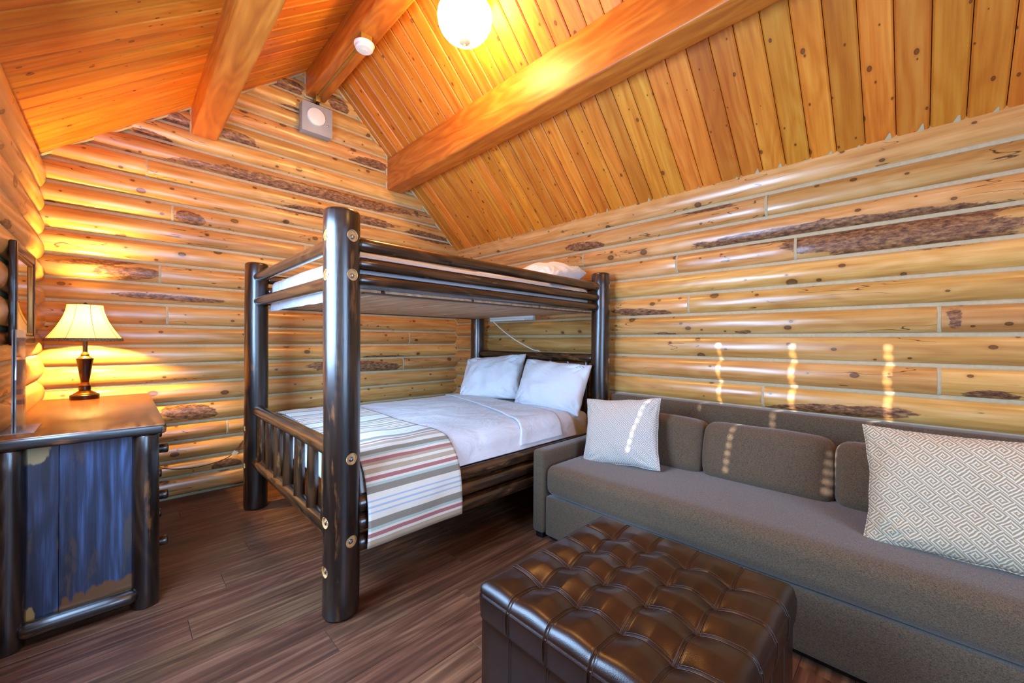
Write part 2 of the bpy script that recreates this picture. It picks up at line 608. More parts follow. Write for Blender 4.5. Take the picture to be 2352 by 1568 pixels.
M_BRASS = plain('brass_channel', '#a8823c', 0.35, 0.5, 0.08)
M_SHEET = fabric('white_sheet', '#eef0f4', '#e2e5ec', scale=700, wrinkle=0.5, sheen=0.1)
M_CASE = fabric('white_pillowcase', '#f2f3f6', '#e6e8ee', scale=700, wrinkle=0.45, sheen=0.1)
M_SOFA = fabric('grey_sofa_weave', '#6e5b46', '#3f3427', scale=620, bump=0.35, sheen=0.25)
M_CORD_D = plain('brown_cord', '#2b1a10', 0.5)
M_CORD_W = plain('white_cord', '#e8e6e0', 0.5)
M_BLACK = plain('black_plastic', '#0d0d0e', 0.4)
M_FRAME = plain('dark_mirror_frame', '#2a1a14', 0.3, 0.0, 0.15, coat=0.4)
M_GILT = plain('gilt_inner_frame', '#b07a30', 0.35, 0.4, 0.1)
M_LAMPMETAL = plain('bronze_lamp_metal', '#3a2a22', 0.28, 0.85, 0.1)
M_LAMPRIM = plain('antique_brass_rim', '#a06a2c', 0.28, 0.9, 0.1)
M_PALE = wood('pale_trim_wood', '#c98f4c', '#e0ad6c', '#eec48a', rough=0.5, knots=0.0, var=0.05)
M_FRONT = wood('front_wall_wood', '#a9713c', '#cf9a5c', '#e3b67c', face='xz', rough=0.5, knots=0.3, var=0.05)


def mirror_mat():
    t = NT('mirror_glass')
    t.b.inputs['Base Color'].default_value = (0.9, 0.9, 0.9, 1)
    t.b.inputs['Metallic'].default_value = 1.0
    t.b.inputs['Roughness'].default_value = 0.02
    return t.m


def acrylic_mat():
    t = NT('clear_acrylic')
    tr = t.n('ShaderNodeBsdfTransparent')
    tr.inputs[0].default_value = (0.93, 0.95, 0.97, 1)
    gl = t.n('ShaderNodeBsdfGlossy', i_Roughness=0.05)
    fr = t.n('ShaderNodeFresnel', i_IOR=1.49)
    mx = t.n('ShaderNodeMixShader')
    t.put(mx.inputs[0], t.math('MULTIPLY_ADD', fr.outputs[0], 1.0, 0.06))
    t.put(mx.inputs[1], tr.outputs[0])
    t.put(mx.inputs[2], gl.outputs[0])
    df = t.n('ShaderNodeBsdfDiffuse')
    df.inputs[0].default_value = (0.85, 0.86, 0.88, 1)
    m2 = t.n('ShaderNodeMixShader')
    m2.inputs[0].default_value = 0.16
    t.put(m2.inputs[1], mx.outputs[0])
    t.put(m2.inputs[2], df.outputs[0])
    t.put(t.out.inputs['Surface'], m2.outputs[0])
    return t.m


def emit_mat(name, col, strength, edge=None):
    t = NT(name)
    t.b.inputs['Base Color'].default_value = (0.9, 0.85, 0.75, 1)
    t.b.inputs['Roughness'].default_value = 0.3
    t.b.inputs['Emission Color'].default_value = col
    t.b.inputs['Emission Strength'].default_value = strength
    return t.m


def shade_mat():
    t = NT('lamp_shade_fabric')
    d = t.n('ShaderNodeBsdfDiffuse')
    d.inputs[0].default_value = srgb('#e8d9b8')
    tl = t.n('ShaderNodeBsdfTranslucent')
    tl.inputs[0].default_value = srgb('#f0cc88')
    mx = t.n('ShaderNodeMixShader')
    mx.inputs[0].default_value = 0.13
    t.put(mx.inputs[1], d.outputs[0])
    t.put(mx.inputs[2], tl.outputs[0])
    t.put(t.out.inputs['Surface'], mx.outputs[0])
    return t.m


def leather_mat():
    t = NT('brown_leather')
    n1 = t.n('ShaderNodeTexNoise', i_Scale=1.0, i_Detail=4.0)
    t.put(n1.inputs['Vector'], t.coords((9, 9, 9)))
    vo = t.n('ShaderNodeTexVoronoi', i_Scale=420.0)
    t.put(vo.inputs['Vector'], t.coords((1, 1, 1)))
    t.put(t.b.inputs['Base Color'], t.ramp(n1.outputs[0], [(0.3, srgb('#1a0a04')), (0.7, srgb('#2e1407'))]))
    rn = t.n('ShaderNodeTexNoise', i_Scale=1.0, i_Detail=3.0)
    t.put(rn.inputs['Vector'], t.coords((14, 14, 14)))
    t.put(t.b.inputs['Roughness'], t.math('MULTIPLY_ADD', rn.outputs[0], 0.16, 0.26))
    t.b.inputs['Coat Weight'].default_value = 0.12
    t.b.inputs['Coat Roughness'].default_value = 0.25
    t.bump(vo.outputs['Distance'], 0.08, 0.002)
    return t.m


def fret_mat(name, base, ink, cell=0.058):
    """woven fret pattern: square spirals set on the diagonal"""
    t = NT(name)
    tc = t.n('ShaderNodeTexCoord')
    sp = t.n('ShaderNodeSeparateXYZ')
    t.put(sp.inputs[0], tc.outputs['Object'])
    wn = t.n('ShaderNodeTexNoise', i_Scale=18.0, i_Detail=2.0)
    wob = t.math('MULTIPLY_ADD', wn.outputs[0], 0.006, -0.003)
    x = t.math('ADD', sp.outputs[0], wob)
    z = t.math('SUBTRACT', sp.outputs[2], wob)
    k = 1 / (cell * math.sqrt(2))
    a = t.math('MULTIPLY', t.math('ADD', x, z), k)
    b = t.math('MULTIPLY', t.math('SUBTRACT', x, z), k)
    row = t.math('FLOOR', a)
    b2 = t.math('ADD', b, t.math('MULTIPLY', row, 0.5))
    fa = t.math('SUBTRACT', t.math('FRACT', a), 0.5)
    fb = t.math('SUBTRACT', t.math('FRACT', b2), 0.5)
    d = t.math('MAXIMUM', t.math('ABSOLUTE', fa), t.math('ABSOLUTE', fb))
    ang = t.math('ARCTAN2', fb, fa)
    q = t.math('DIVIDE', t.math('FLOOR', t.math('ADD', t.math('DIVIDE', ang, math.pi / 2), 0.5)), 4.0)
    ph = t.math('FRACT', t.math('ADD', t.math('ADD', t.math('MULTIPLY', d, 5.0), q), 2.0))
    line = t.smooth(t.math('ABSOLUTE', t.math('SUBTRACT', ph, 0.5)), 0.17, 0.27)
    fn = t.n('ShaderNodeTexNoise', i_Scale=420.0, i_Detail=2.0)
    line = t.math('MULTIPLY', line, t.math('MULTIPLY_ADD', fn.outputs[0], 1.2, 0.25), clamp=True)
    t.put(t.b.inputs['Base Color'], t.mix(line, srgb(base), srgb(ink)))
    t.b.inputs['Roughness'].default_value = 0.95
    t.b.inputs['Sheen Weight'].default_value = 0.2
    t.b.inputs['Specular IOR Level'].default_value = 0.2
    t.bump(t.math('MULTIPLY_ADD', line, -1.0, t.math('MULTIPLY', fn.outputs[0], 0.4)), 0.4, 0.003)
    return t.m


def blanket_mat():
    """cream blanket; stripes follow the cloth's own length (uv y, metres from the hem)"""
    t = NT('striped_blanket')
    uv = t.n('ShaderNodeUVMap', uv_map='cloth')
    sp = t.n('ShaderNodeSeparateXYZ')
    t.put(sp.inputs[0], uv.outputs[0])
    cream, grey, aqua, red, beige, blue = '#e9e3d3', '#7d7463', '#a9c4bb', '#a8545a', '#b3a184', '#9fbad6'
    seq = [(beige, .030), (cream, .012), (red, .017), (cream, .010), (aqua, .012), (grey, .030), (cream, .026), (blue, .008), (cream, .015), (blue, .008),
           (cream, .015), (blue, .008), (cream, .026), (grey, .030), (aqua, .012), (cream, .010), (red, .017), (cream, .012), (beige, .020), (cream, .014),
           (beige, .014), (red, .015), (cream, .012), (aqua, .010), (grey, .024), (cream, .030)]
    tot = sum(w for c, w in seq)
    stops, p = [], 0.0
    for c, w in seq:
        stops.append((p / tot, srgb(c)))
        p += w
    f = t.math('FRACT', t.math('DIVIDE', sp.outputs[1], tot))
    col = t.ramp(f, stops, 'CONSTANT')
    tw = t.math('SINE', t.math('ADD', t.math('MULTIPLY', sp.outputs[0], 1500.0), t.math('MULTIPLY', sp.outputs[1], 1500.0)))
    col = t.mix(t.math('MULTIPLY_ADD', tw, 0.14, 0.14), col, srgb(cream))
    t.put(t.b.inputs['Base Color'], col)
    t.b.inputs['Roughness'].default_value = 0.95
    t.b.inputs['Sheen Weight'].default_value = 0.2
    t.b.inputs['Specular IOR Level'].default_value = 0.15
    t.bump(tw, 0.15, 0.002)
    return t.m


M_MIRROR, M_ACRYLIC, M_SHADE, M_LEATHER = mirror_mat(), acrylic_mat(), shade_mat(), leather_mat()
M_FRET_S = fret_mat('pillow_fret_grey', '#d6d3cb', '#9c9488', 0.040)
M_FRET_L = fret_mat('pillow_fret_tan', '#d8ceb8', '#8f7850', 0.042)
M_BLANKET = blanket_mat()
M_BOWL = emit_mat('lit_glass_bowl', (1.0, 0.61, 0.18, 1), 60.0)
M_BOWL2 = emit_mat('dimmed_glass_bowl', (1.0, 0.60, 0.18, 1), 34.0)
M_BULB = emit_mat('lit_bulb', (1.0, 0.66, 0.28, 1), 30.0)

# ---------------------------------------------------------------- room shell
XL, XR, YB, YF = -0.37, 2.79, 3.74, -1.66           # chinking planes of the walls
BULGE, GAP = 0.048, 0.014


def zl(x): return 2.241 + 0.808 * (x + 0.363)        # underside of the left slope
def zr(x): return 2.158 + 0.949 * (2.750 - x)        # underside of the right slope


X_RIDGE = 1.2712

# floor: vinyl planks laid along X
floor = box('floor', XL - 0.1, XR + 0.1, YF - 0.1, YB + 0.1, -0.08, -0.006, M_FLOOR, kind='structure',
            label='dark reddish-brown plank floor under the bed and sofa', category='floor')
pw, pl = 0.15, 1.22
plank_full = box_mesh('floor_plank', 0, pl - 0.0012, 0, pw - 0.0012, -0.006, 0, 0.0007, 1)
plank_full.materials.append(M_FLOOR)
cut_cache = {}
row = 0
y = YF
while y < YB + 0.05:
    x = XL - 0.05 - ((row * 0.437) % 1.0) * pl
    while x < XR + 0.05:
        a, b = max(x, XL - 0.05), min(x + pl, XR + 0.05)
        if b - a > 0.03:
            if b - a > pl - 1e-4:
                me = plank_full
            else:
                me = box_mesh('floor_plank', 0, b - a - 0.0012, 0, pw - 0.0012, -0.006, 0, 0.0007, 1)
            mk('plank', me, M_FLOOR, floor, Matrix.Translation((a, y, 0)), smooth=False)
        x += pl
    y += pw
    row += 1


# log walls
class Wall:
    def __init__(self, name, axis, plane, u0, u1, joints, label, slab):
        self.axis, self.plane, self.u0, self.u1, self.joints = axis, plane, u0, u1, joints
        x0, x1, y0, y1, z1 = slab
        self.o = box(name, x0, x1, y0, y1, -0.02, z1, M_CHINK, kind='structure', label=label, category='wall')

    def M(self, u, z, depth=0.0):
        """local x runs along the wall, local +y out of the room"""
        if self.axis == 'back':
            m = Matrix(((1, 0, 0, u), (0, 1, 0, self.plane + depth), (0, 0, 1, z), (0, 0, 0, 1)))
        elif self.axis == 'right':
            m = Matrix(((0, 1, 0, self.plane + depth), (-1, 0, 0, u), (0, 0, 1, z), (0, 0, 0, 1)))
        else:
            m = Matrix(((0, -1, 0, self.plane - depth), (1, 0, 0, u), (0, 0, 1, z), (0, 0, 0, 1)))
        return m


def log_mesh(L, hh, bulge, seed, patches, u_base, z_mid):
    """patches: (u, z, half length, half height) ellipses of bark in wall coordinates"""
    nu = max(3, int(L / 0.045))
    na = 12
    vs, fs, bk = [], [], []
    for i in range(nu + 1):
        u = L * i / nu
        e = min(u, L - u)
        shr = 1 - 0.10 * math.exp(-e / 0.012)
        k = 1 + 0.07 * noise.noise(Vector((u * 1.3, seed * 3.7, 0)))
        dz = 0.004 * noise.noise(Vector((u * 0.8, 5.1, seed * 2.9)))
        for j in range(na + 1):
            a = -math.pi / 2 + math.pi * j / na
            lump = 1 + 0.05 * noise.noise(Vector((u * 5.0, a * 1.6, seed * 1.7)))
            yy = -bulge * k * lump * shr * max(0.0, math.cos(a)) ** 0.75
            zz = hh * math.sin(a) + dz * math.cos(a)
            vs.append((u, yy, zz))
            f = 0.0
            uw, zw = u_base(u), z_mid + zz
            for (pu, pz, pa, pb, sl) in patches:
                dd = ((uw - pu) / pa) ** 2 + ((zw - pz - sl * (uw - pu)) / pb) ** 2
                f = max(f, 1.25 - 0.75 * dd)
            bk.append(max(0.0, min(1.0, f)))
        vs.append((u, 0.04, hh))
        bk.append(0.0)
        vs.append((u, 0.04, -hh))
        bk.append(0.0)
    m = na + 3
    for i in range(nu):
        for j in range(m):
            fs.append((i * m + j, (i + 1) * m + j, (i + 1) * m + (j + 1) % m, i * m + (j + 1) % m))
    fs.append(tuple(range(m)))
    fs.append(tuple(nu * m + j for j in reversed(range(m))))
    me = pyd('log', vs, fs)
    at = me.attributes.new('bark', 'FLOAT', 'POINT')
    at.data.foreach_set('value', bk)
    return me


def build_wall(w, breaks, patches, holes=(), gable=False):
    rnd = random.Random(hash(w.axis) % 1000 if False else {'back': 11, 'right': 23, 'left': 37}[w.axis])
    js = w.joints
    for c in range(len(js) - 1):
        z0, z1 = js[c], js[c + 1]
        zm, hh = (z0 + z1) / 2, (z1 - z0) / 2 - GAP / 2
        u0, u1 = w.u0, w.u1
        if gable:
            ztop = z1
            # room width at the underside of this course
            if z0 > zl(XL) - 0.05:
                u0 = max(w.u0, (z0 - 2.241) / 0.808 - 0.363 - 0.02)
                u1 = min(w.u1, 2.750 - (z0 - 2.158) / 0.949 + 0.02)
            if u1 - u0 < 0.08:
                continue
        cuts = sorted([b for (b, zb) in breaks if z0 < zb < z1 and u0 + 0.05 < b < u1 - 0.05])
        spans = []
        edges = [u0] + cuts + [u1]
        for a, b in zip(edges[:-1], edges[1:]):
            spans.append((a + (0.007 if a != u0 else 0), b - (0.007 if b != u1 else 0)))
        for (h0, h1, hz0, hz1) in holes:
            if zm > hz0 and zm < hz1:
                ns = []
                for a, b in spans:
                    if b <= h0 or a >= h1:
                        ns.append((a, b))
                    else:
                        if a < h0:
                            ns.append((a, h0))
                        if b > h1:
                            ns.append((h1, b))
                spans = ns
        for a, b in spans:
            seed = rnd.random() * 60
            near = [p for p in patches if abs(p[1] - zm) < hh + p[3]]
            if w.axis == 'right':
                M, ub = w.M(b, zm), (lambda u, b=b: b - u)
            else:
                M, ub = w.M(a, zm), (lambda u, a=a: a + u)
            me = log_mesh(b - a, hh, BULGE * (0.92 + 0.2 * rnd.random()), seed, near, ub, zm)
            if gable and z1 > 2.15:
                bm = bmesh.new()
                bm.from_mesh(me)
                for no, pt in ((Vector((-0.808, 0, 1)).normalized(), Vector((0, 0, zl(0) + 0.012))), (Vector((0.949, 0, 1)).normalized(), Vector((0, 0, zr(0) + 0.012)))):
                    lp = M.inverted() @ pt
                    ln = M.to_3x3().inverted() @ no
                    g = bm.verts[:] + bm.edges[:] + bm.faces[:]
                    res = bmesh.ops.bisect_plane(bm, geom=g, plane_co=lp, plane_no=ln, clear_outer=True, dist=1e-5)
                    ed = [e for e in res['geom_cut'] if isinstance(e, bmesh.types.BMEdge)]
                    if ed:
                        bmesh.ops.contextual_create(bm, geom=ed)
                if len(bm.faces) < 4:
                    bm.free()
                    continue
                bm.to_mesh(me)
                bm.free()
            mk('log', me, M_LOG, w.o, M, sharp=50)
        # caulk at butt joints
        for b in cuts:
            pts = []
            vs, fs = [], []
            for j in range(13):
                a = -math.pi / 2 + math.pi * j / 12
                yy = -BULGE * 0.93 * max(0.0, math.cos(a)) ** 0.75
                zz = (hh + 0.003) * math.sin(a)
                vs += [(-0.0075, yy + 0.002, zz), (0, yy - 0.001, zz), (0.0075, yy + 0.002, zz)]
            for j in range(12):
                for q in (0, 1):
                    fs.append((3 * j + q, 3 * j + q + 1, 3 * j + q + 4, 3 * j + q + 3))
            mk('chinking', pyd('butt_caulk', vs, fs), M_CHINK, w.o, w.M(b, zm))
    # horizontal chinking lines
    for z in js[1:-1]:
        u0, u1 = w.u0, w.u1
        if gable and z > zl(XL) - 0.02:
            u0 = max(u0, (z - 2.241) / 0.808 - 0.363)
            u1 = min(u1, 2.750 - (z - 2.158) / 0.949)
            if u1 - u0 < 0.05:
                continue
        runs = [(u0, u1)]
        for (h0, h1, hz0, hz1) in holes:
            if hz0 < z < hz1:
                runs = [(u0, h0), (h1, u1)]
        for a, b in runs:
            L = b - a
            n = max(2, int(L / 0.12))
            vs, fs = [], []
            for i in range(n + 1):
                u = L * i / n
                k = 0.0012 * noise.noise(Vector((u * 6 + z * 40, 1.7, 0)))
                for (dy, dz) in ((0.0, 0.016), (-0.016, 0.0125 + k), (-0.0205, 0.0055), (-0.0205, -0.0055), (-0.016, -0.0125 - k), (0.0, -0.016)):
                    vs.append((u, dy, dz))
            for i in range(n):
                for j in range(5):
                    fs.append((i * 6 + j, (i + 1) * 6 + j, (i + 1) * 6 + j + 1, i * 6 + j + 1))
            M = w.M(b if w.axis == 'right' else a, z)
            mk('chinking', pyd('joint_caulk', vs, fs), M_CHINK, w.o, M)


# photo-frame helpers, used only to read surface positions off the walls
FPX, CX, CY = 914.67, 1176.0, 781.0
EYE = Vector((0, 0, H_EYE))


def pray(px, py): return rt * ((px - CX) / FPX) - up * ((py - CY) / FPX) + fw


def on_back(px, py):
    d = pray(px, py)
    p = EYE + d * ((YB - 0.03) / d.y)
    return p.x, p.z


def on_right(px, py):
    d = pray(px, py)
    p = EYE + d * ((XR - 0.03) / d.x)
    return p.y, p.z


def patch(fn, x0, y0, x1, y1, thick):
    """bark patch running from (x0, y0) to (x1, y1) with half thickness in metres"""
    a, b = fn(x0, y0), fn(x1, y1)
    du = b[0] - a[0]
    return ((a[0] + b[0]) / 2, (a[1] + b[1]) / 2, max(0.03, abs(du) / 2), thick, (b[1] - a[1]) / du if abs(du) > 1e-6 else 0.0)


back_j = [0.015, .155, .272, .407, .537, .688, .83, .966, 1.097, 1.235, 1.385, 1.526, 1.671, 1.82, 1.971, 2.108, 2.25, 2.392, 2.535, 2.675, 2.815, 2.955, 3.095, 3.235, 3.375, 3.52]
side_j = [0.02, .168, .312, .456, .6, .744, .891, 1.039, 1.187, 1.331, 1.472, 1.612, 1.757, 1.895, 2.04, 2.235]
back_patches = [patch(on_back, *p) for p in (
    (292, 292, 412, 335, 0.03), (366, 262, 434, 285, 0.05), (500, 300, 592, 335, 0.045), (390, 362, 975, 500, 0.05), (610, 470, 917, 520, 0.045),
    (924, 530, 1047, 562, 0.05), (630, 188, 702, 212, 0.06), (748, 225, 798, 255, 0.06), (802, 366, 890, 388, 0.05), (207, 622, 366, 630, 0.045),
    (398, 490, 476, 512, 0.05), (232, 672, 520, 693, 0.022), (363, 948, 500, 944, 0.055), (480, 1072, 553, 1060, 0.05), (700, 838, 925, 842, 0.05),
    (830, 820, 960, 820, 0.02), (100, 600, 330, 604, 0.02), (420, 280, 460, 290, 0.02), (640, 240, 700, 262, 0.03), (200, 1118, 420, 1105, 0.015))]
right_patches = [patch(on_right, *p) for p in (
    (1600, 566, 2420, 456, 0.045), (1790, 566, 2380, 512, 0.08), (1405, 715, 1550, 720, 0.03), (1764, 935, 2111, 950, 0.035), (2161, 712, 2211, 742, 0.05),
    (1300, 570, 1390, 560, 0.035), (1560, 490, 1690, 470, 0.02), (1500, 765, 1560, 768, 0.012), (1690, 762, 1730, 762, 0.015), (2200, 905, 2352, 912, 0.02))]
back_breaks = [on_back(*p) for p in ((337, 391), (396, 499), (367, 632), (384, 722), (940, 778), (926, 838), (522, 968), (700, 590))]
right_breaks = [on_right(*p) for p in ((1555, 607), (1340, 597), (1827, 577), (1760, 470), (1582, 700), (2157, 732), (2157, 870), (1753, 907), (1250, 640))]

wall_back = Wall('wall_back', 'back', YB, XL - 0.02, XR + 0.02, back_j, 'gable wall of stacked honey-coloured logs behind the bunk bed', (XL - 0.1, XR + 0.1, YB, YB + 0.1, 2.3))
build_wall(wall_back, back_breaks, back_patches, gable=True)
# gable backing above the eaves
gv = [(XL - 0.1, YB, 2.3), (XR + 0.1, YB, 2.3), (XR + 0.1, YB, zr(XR + 0.1) + 0.03), (X_RIDGE, YB, 3.59), (XL - 0.1, YB, zl(XL - 0.1) + 0.03)]
gv = [(XL - 0.1, YB, 2.0), (XR + 0.1, YB, 2.0), (XR + 0.1, YB, max(2.02, zr(XR + 0.1) + 0.01)), (X_RIDGE, YB, 3.57), (XL - 0.1, YB, zl(XL - 0.1) + 0.01)]
nv = len(gv)
mk('gable_backing', pyd('gable_backing', gv + [(x, YB + 0.1, z) for x, _, z in gv], [tuple(range(nv)), tuple(reversed(range(nv, 2 * nv)))] + [(i, i + nv, (i + 1) % nv + nv, (i + 1) % nv) for i in range(nv)]), M_CHINK, wall_back.o, smooth=False)

wall_right = Wall('wall_right', 'right', XR, YF, YB + 0.02, side_j, 'long wall of stacked pale honey logs behind the sofa', (XR, XR + 0.1, YF - 0.1, YB + 0.1, 2.25))
build_wall(wall_right, right_breaks, right_patches)
WIN = (1.10, 2.22, 0.95, 2.05)
wall_left = Wall('wall_left', 'left', XL, YF, YB + 0.02, side_j, 'log wall with the mirror, glowing beside the table lamp', (XL - 0.1, XL, WIN[1], YB + 0.1, 2.2))
build_wall(wall_left, [], [(2.72, 1.63, 0.10, 0.02, 0.0), (2.66, 0.9, 0.1, 0.03, -0.3), (2.75, 1.83, 0.06, 0.03, 0.0)], holes=[(WIN[0], WIN[1], 0.9, 2.05)])
for nm, y0, y1, z0, z1 in (('backing', YF - 0.1, WIN[0], -0.02, 2.2), ('backing', WIN[0], WIN[1], -0.02, 0.89), ('backing', WIN[0], WIN[1], 2.04, 2.2)):
    box(nm, XL - 0.1, XL, y0, y1, z0, z1, M_CHINK, wall_left.o)

# caulk bead where the gable logs meet the ceiling and the beam ends
for pts in ([(XL, zl(XL)), (0.367, zl(0.367))], [(0.367, zl(0.367)), (0.367, 2.63), (0.52, 2.63)], [(0.52, zl(0.52)), (1.135, zl(1.135))],
            [(1.135, zl(1.135)), (1.135, 3.25), (1.22, 3.25)], [(1.30, zr(1.30)), (1.89, zr(1.89))], [(1.89, zr(1.89)), (1.89, 2.637), (1.96, 2.637)], [(2.055, zr(2.055)), (XR - 0.05, zr(XR - 0.05))]):
    dense = []
    for (a, b) in zip(pts[:-1], pts[1:]):
        for i in range(12):
            f = i / 12
            xx, zz = a[0] + (b[0] - a[0]) * f, a[1] + (b[1] - a[1]) * f
            k = noise.noise(Vector((xx * 9, zz * 9, 3.3))) * 0.006
            dense.append((xx + k, YB - 0.034 + k, zz - 0.004 + k))
    dense.append((pts[-1][0], YB - 0.034, pts[-1][1]))
    mk('chinking', tube_mesh('rake_caulk', dense, 0.011, 6), M_CHINK, wall_back.o)

# zigzag caulk in the corner of the two log walls
zz = sorted([(z, XR - 0.046, YB - 0.022) for z in back_j[1:] if z < 2.2] + [(z, XR - 0.020, YB - 0.048) for z in side_j[1:-1] if z < 2.2])
mk('chinking', tube_mesh('corner_caulk', [(x, y, z) for z, x, y in zz], 0.009, 6), M_CHINK, wall_right.o)
# ragged caulk smears where the right slope meets the top log
rs = random.Random(5)
for i in range(46):
    yb = YF + 0.115 * i + 0.03
    if yb > YB - 0.05:
        break
    L = 0.012 + rs.random() * 0.022 + (0.02 if i in (14, 13) else 0)
    x1 = 2.752
    wd = 0.006 + rs.random() * 0.006
    p = lambda x, yy, off: (x, yy, zr(x) - off)
    vs = [p(x1 + 0.02, yb - wd, 0.003), p(x1 + 0.02, yb + wd, 0.003), p(x1 - L, yb + wd * 0.3, 0.0015), p(x1 - L, yb - wd * 0.3, 0.0015), p(x1, yb + 0.03, 0.003), p(x1 + 0.02, yb + 0.05, 0.003)]
    mk('chinking', pyd('caulk_smear', vs, [(0, 1, 4, 2, 3), (1, 5, 4)]), M_CHINK, wall_right.o, smooth=False)
dense = [(2.757 + 0.004 * noise.noise(Vector((0, y0 * 7, 0))), y0, zr(2.757) - 0.004) for y0 in [YF + 0.06 * i for i in range(90)] if y0 < YB]
mk('chinking', tube_mesh('eave_caulk', dense, 0.008, 6), M_CHINK, wall_right.o)
dense = [(-0.372 + 0.004 * noise.noise(Vector((4, y0 * 7, 0))), y0, zl(-0.372) - 0.002) for y0 in [YF + 0.06 * i for i in range(90)] if y0 < YB]
mk('chinking', tube_mesh('eave_caulk', dense, 0.006, 6), M_CHINK, wall_left.o)

# front wall with its window, behind the camera
wall_front = box('wall_front', XL - 0.1, 0.0, YF - 0.1, YF, -0.02, 2.4, M_FRONT, kind='structure', label='plain log wall with the wide window behind the camera', category='wall')
box('wall_section', 1.20, XR + 0.1, YF - 0.1, YF, -0.02, 2.3, M_FRONT, wall_front)
box('wall_section', 0.0, 1.20, YF - 0.1, YF, -0.02, 0.5, M_FRONT, wall_front)
fv = [(XL - 0.1, YF, 2.1), (XR + 0.1, YF, 2.1), (X_RIDGE, YF, 3.6)]
mk('gable_section', pyd('gable_section', fv + [(x, YF - 0.1, z) for x, _, z in fv], [(0, 1, 2), (5, 4, 3), (0, 3, 4, 1), (1, 4, 5, 2), (2, 5, 3, 0)]), M_FRONT, wall_front, smooth=False)
win1 = empty('window_1', (0.60, YF, 0.5), 'wide window in the wall behind the camera', 'window', 'structure')
for a in ((0.0, 0.05, 0.5, 2.1), (1.15, 1.20, 0.5, 2.1), (0.58, 0.62, 0.56, 2.04), (0.05, 1.15, 0.5, 0.56), (0.05, 1.15, 2.04, 2.1)):
    box('window_frame', a[0], a[1], YF - 0.08, YF - 0.02, a[2], a[3], M_PALE, win1)
# side window with a closed slatted blind; the cord holes let the sun through
win2 = empty('window_2', (XL, 1.66, 0.95), 'window with closed white blind beside the dresser', 'window', 'structure')
for a in ((WIN[0] - 0.02, WIN[0] + 0.03, 0.89, 2.05), (WIN[1] - 0.03, WIN[1] + 0.02, 0.89, 2.05), (WIN[0], WIN[1], 0.89, 0.93), (WIN[0], WIN[1], 2.01, 2.05)):
    box('window_frame', XL - 0.08, XL + 0.005, a[0], a[1], a[2], a[3], M_PALE, win2)
hole_y = (1.20, 1.60, 1.995)
pitch = 0.043
k = 0
z = 0.955
while z < 2.03:
    vs, fs = [], []
    ys = [WIN[0] + 0.02]
    for hy in hole_y:
        if hy + 0.02 < WIN[1]:
            ys += [hy - 0.006, hy + 0.006]
    ys.append(WIN[1] - 0.02)
    for yy in ys:
        for (dx, dz) in ((0.004, -0.027), (0.0, 0.0), (-0.004, 0.027)):
            vs.append((XL - 0.03 + dx, yy, z + dz))
    for i in range(len(ys) - 1):
        hole = i % 2 == 1
        for j in (0, 1):
            q = (i * 3 + j, (i + 1) * 3 + j, (i + 1) * 3 + j + 1, i * 3 + j + 1)
            if not hole:
                fs.append(q)
        if hole and z < 1.17:
            fs += [(i * 3 + j, (i + 1) * 3 + j, (i + 1) * 3 + j + 1, i * 3 + j + 1) for j in (0, 1)]
        elif hole:
            # the slot takes the middle of the slat; bridges stay above and below
            b = len(vs)
            ya, yb2 = ys[i], ys[i + 1]
            for yy in (ya, yb2):
                vs += [(XL - 0.03 + 0.004, yy, z - 0.027), (XL - 0.03 + 0.002, yy, z - 0.014), (XL - 0.03 - 0.002, yy, z + 0.010), (XL - 0.03 - 0.004, yy, z + 0.027)]
            fs += [(b, b + 4, b + 5, b + 1), (b + 2, b + 6, b + 7, b + 3)]
    mk('slat', pyd('blind_slat', vs, fs), M_WHITE, win2, smooth=False)
    z += pitch

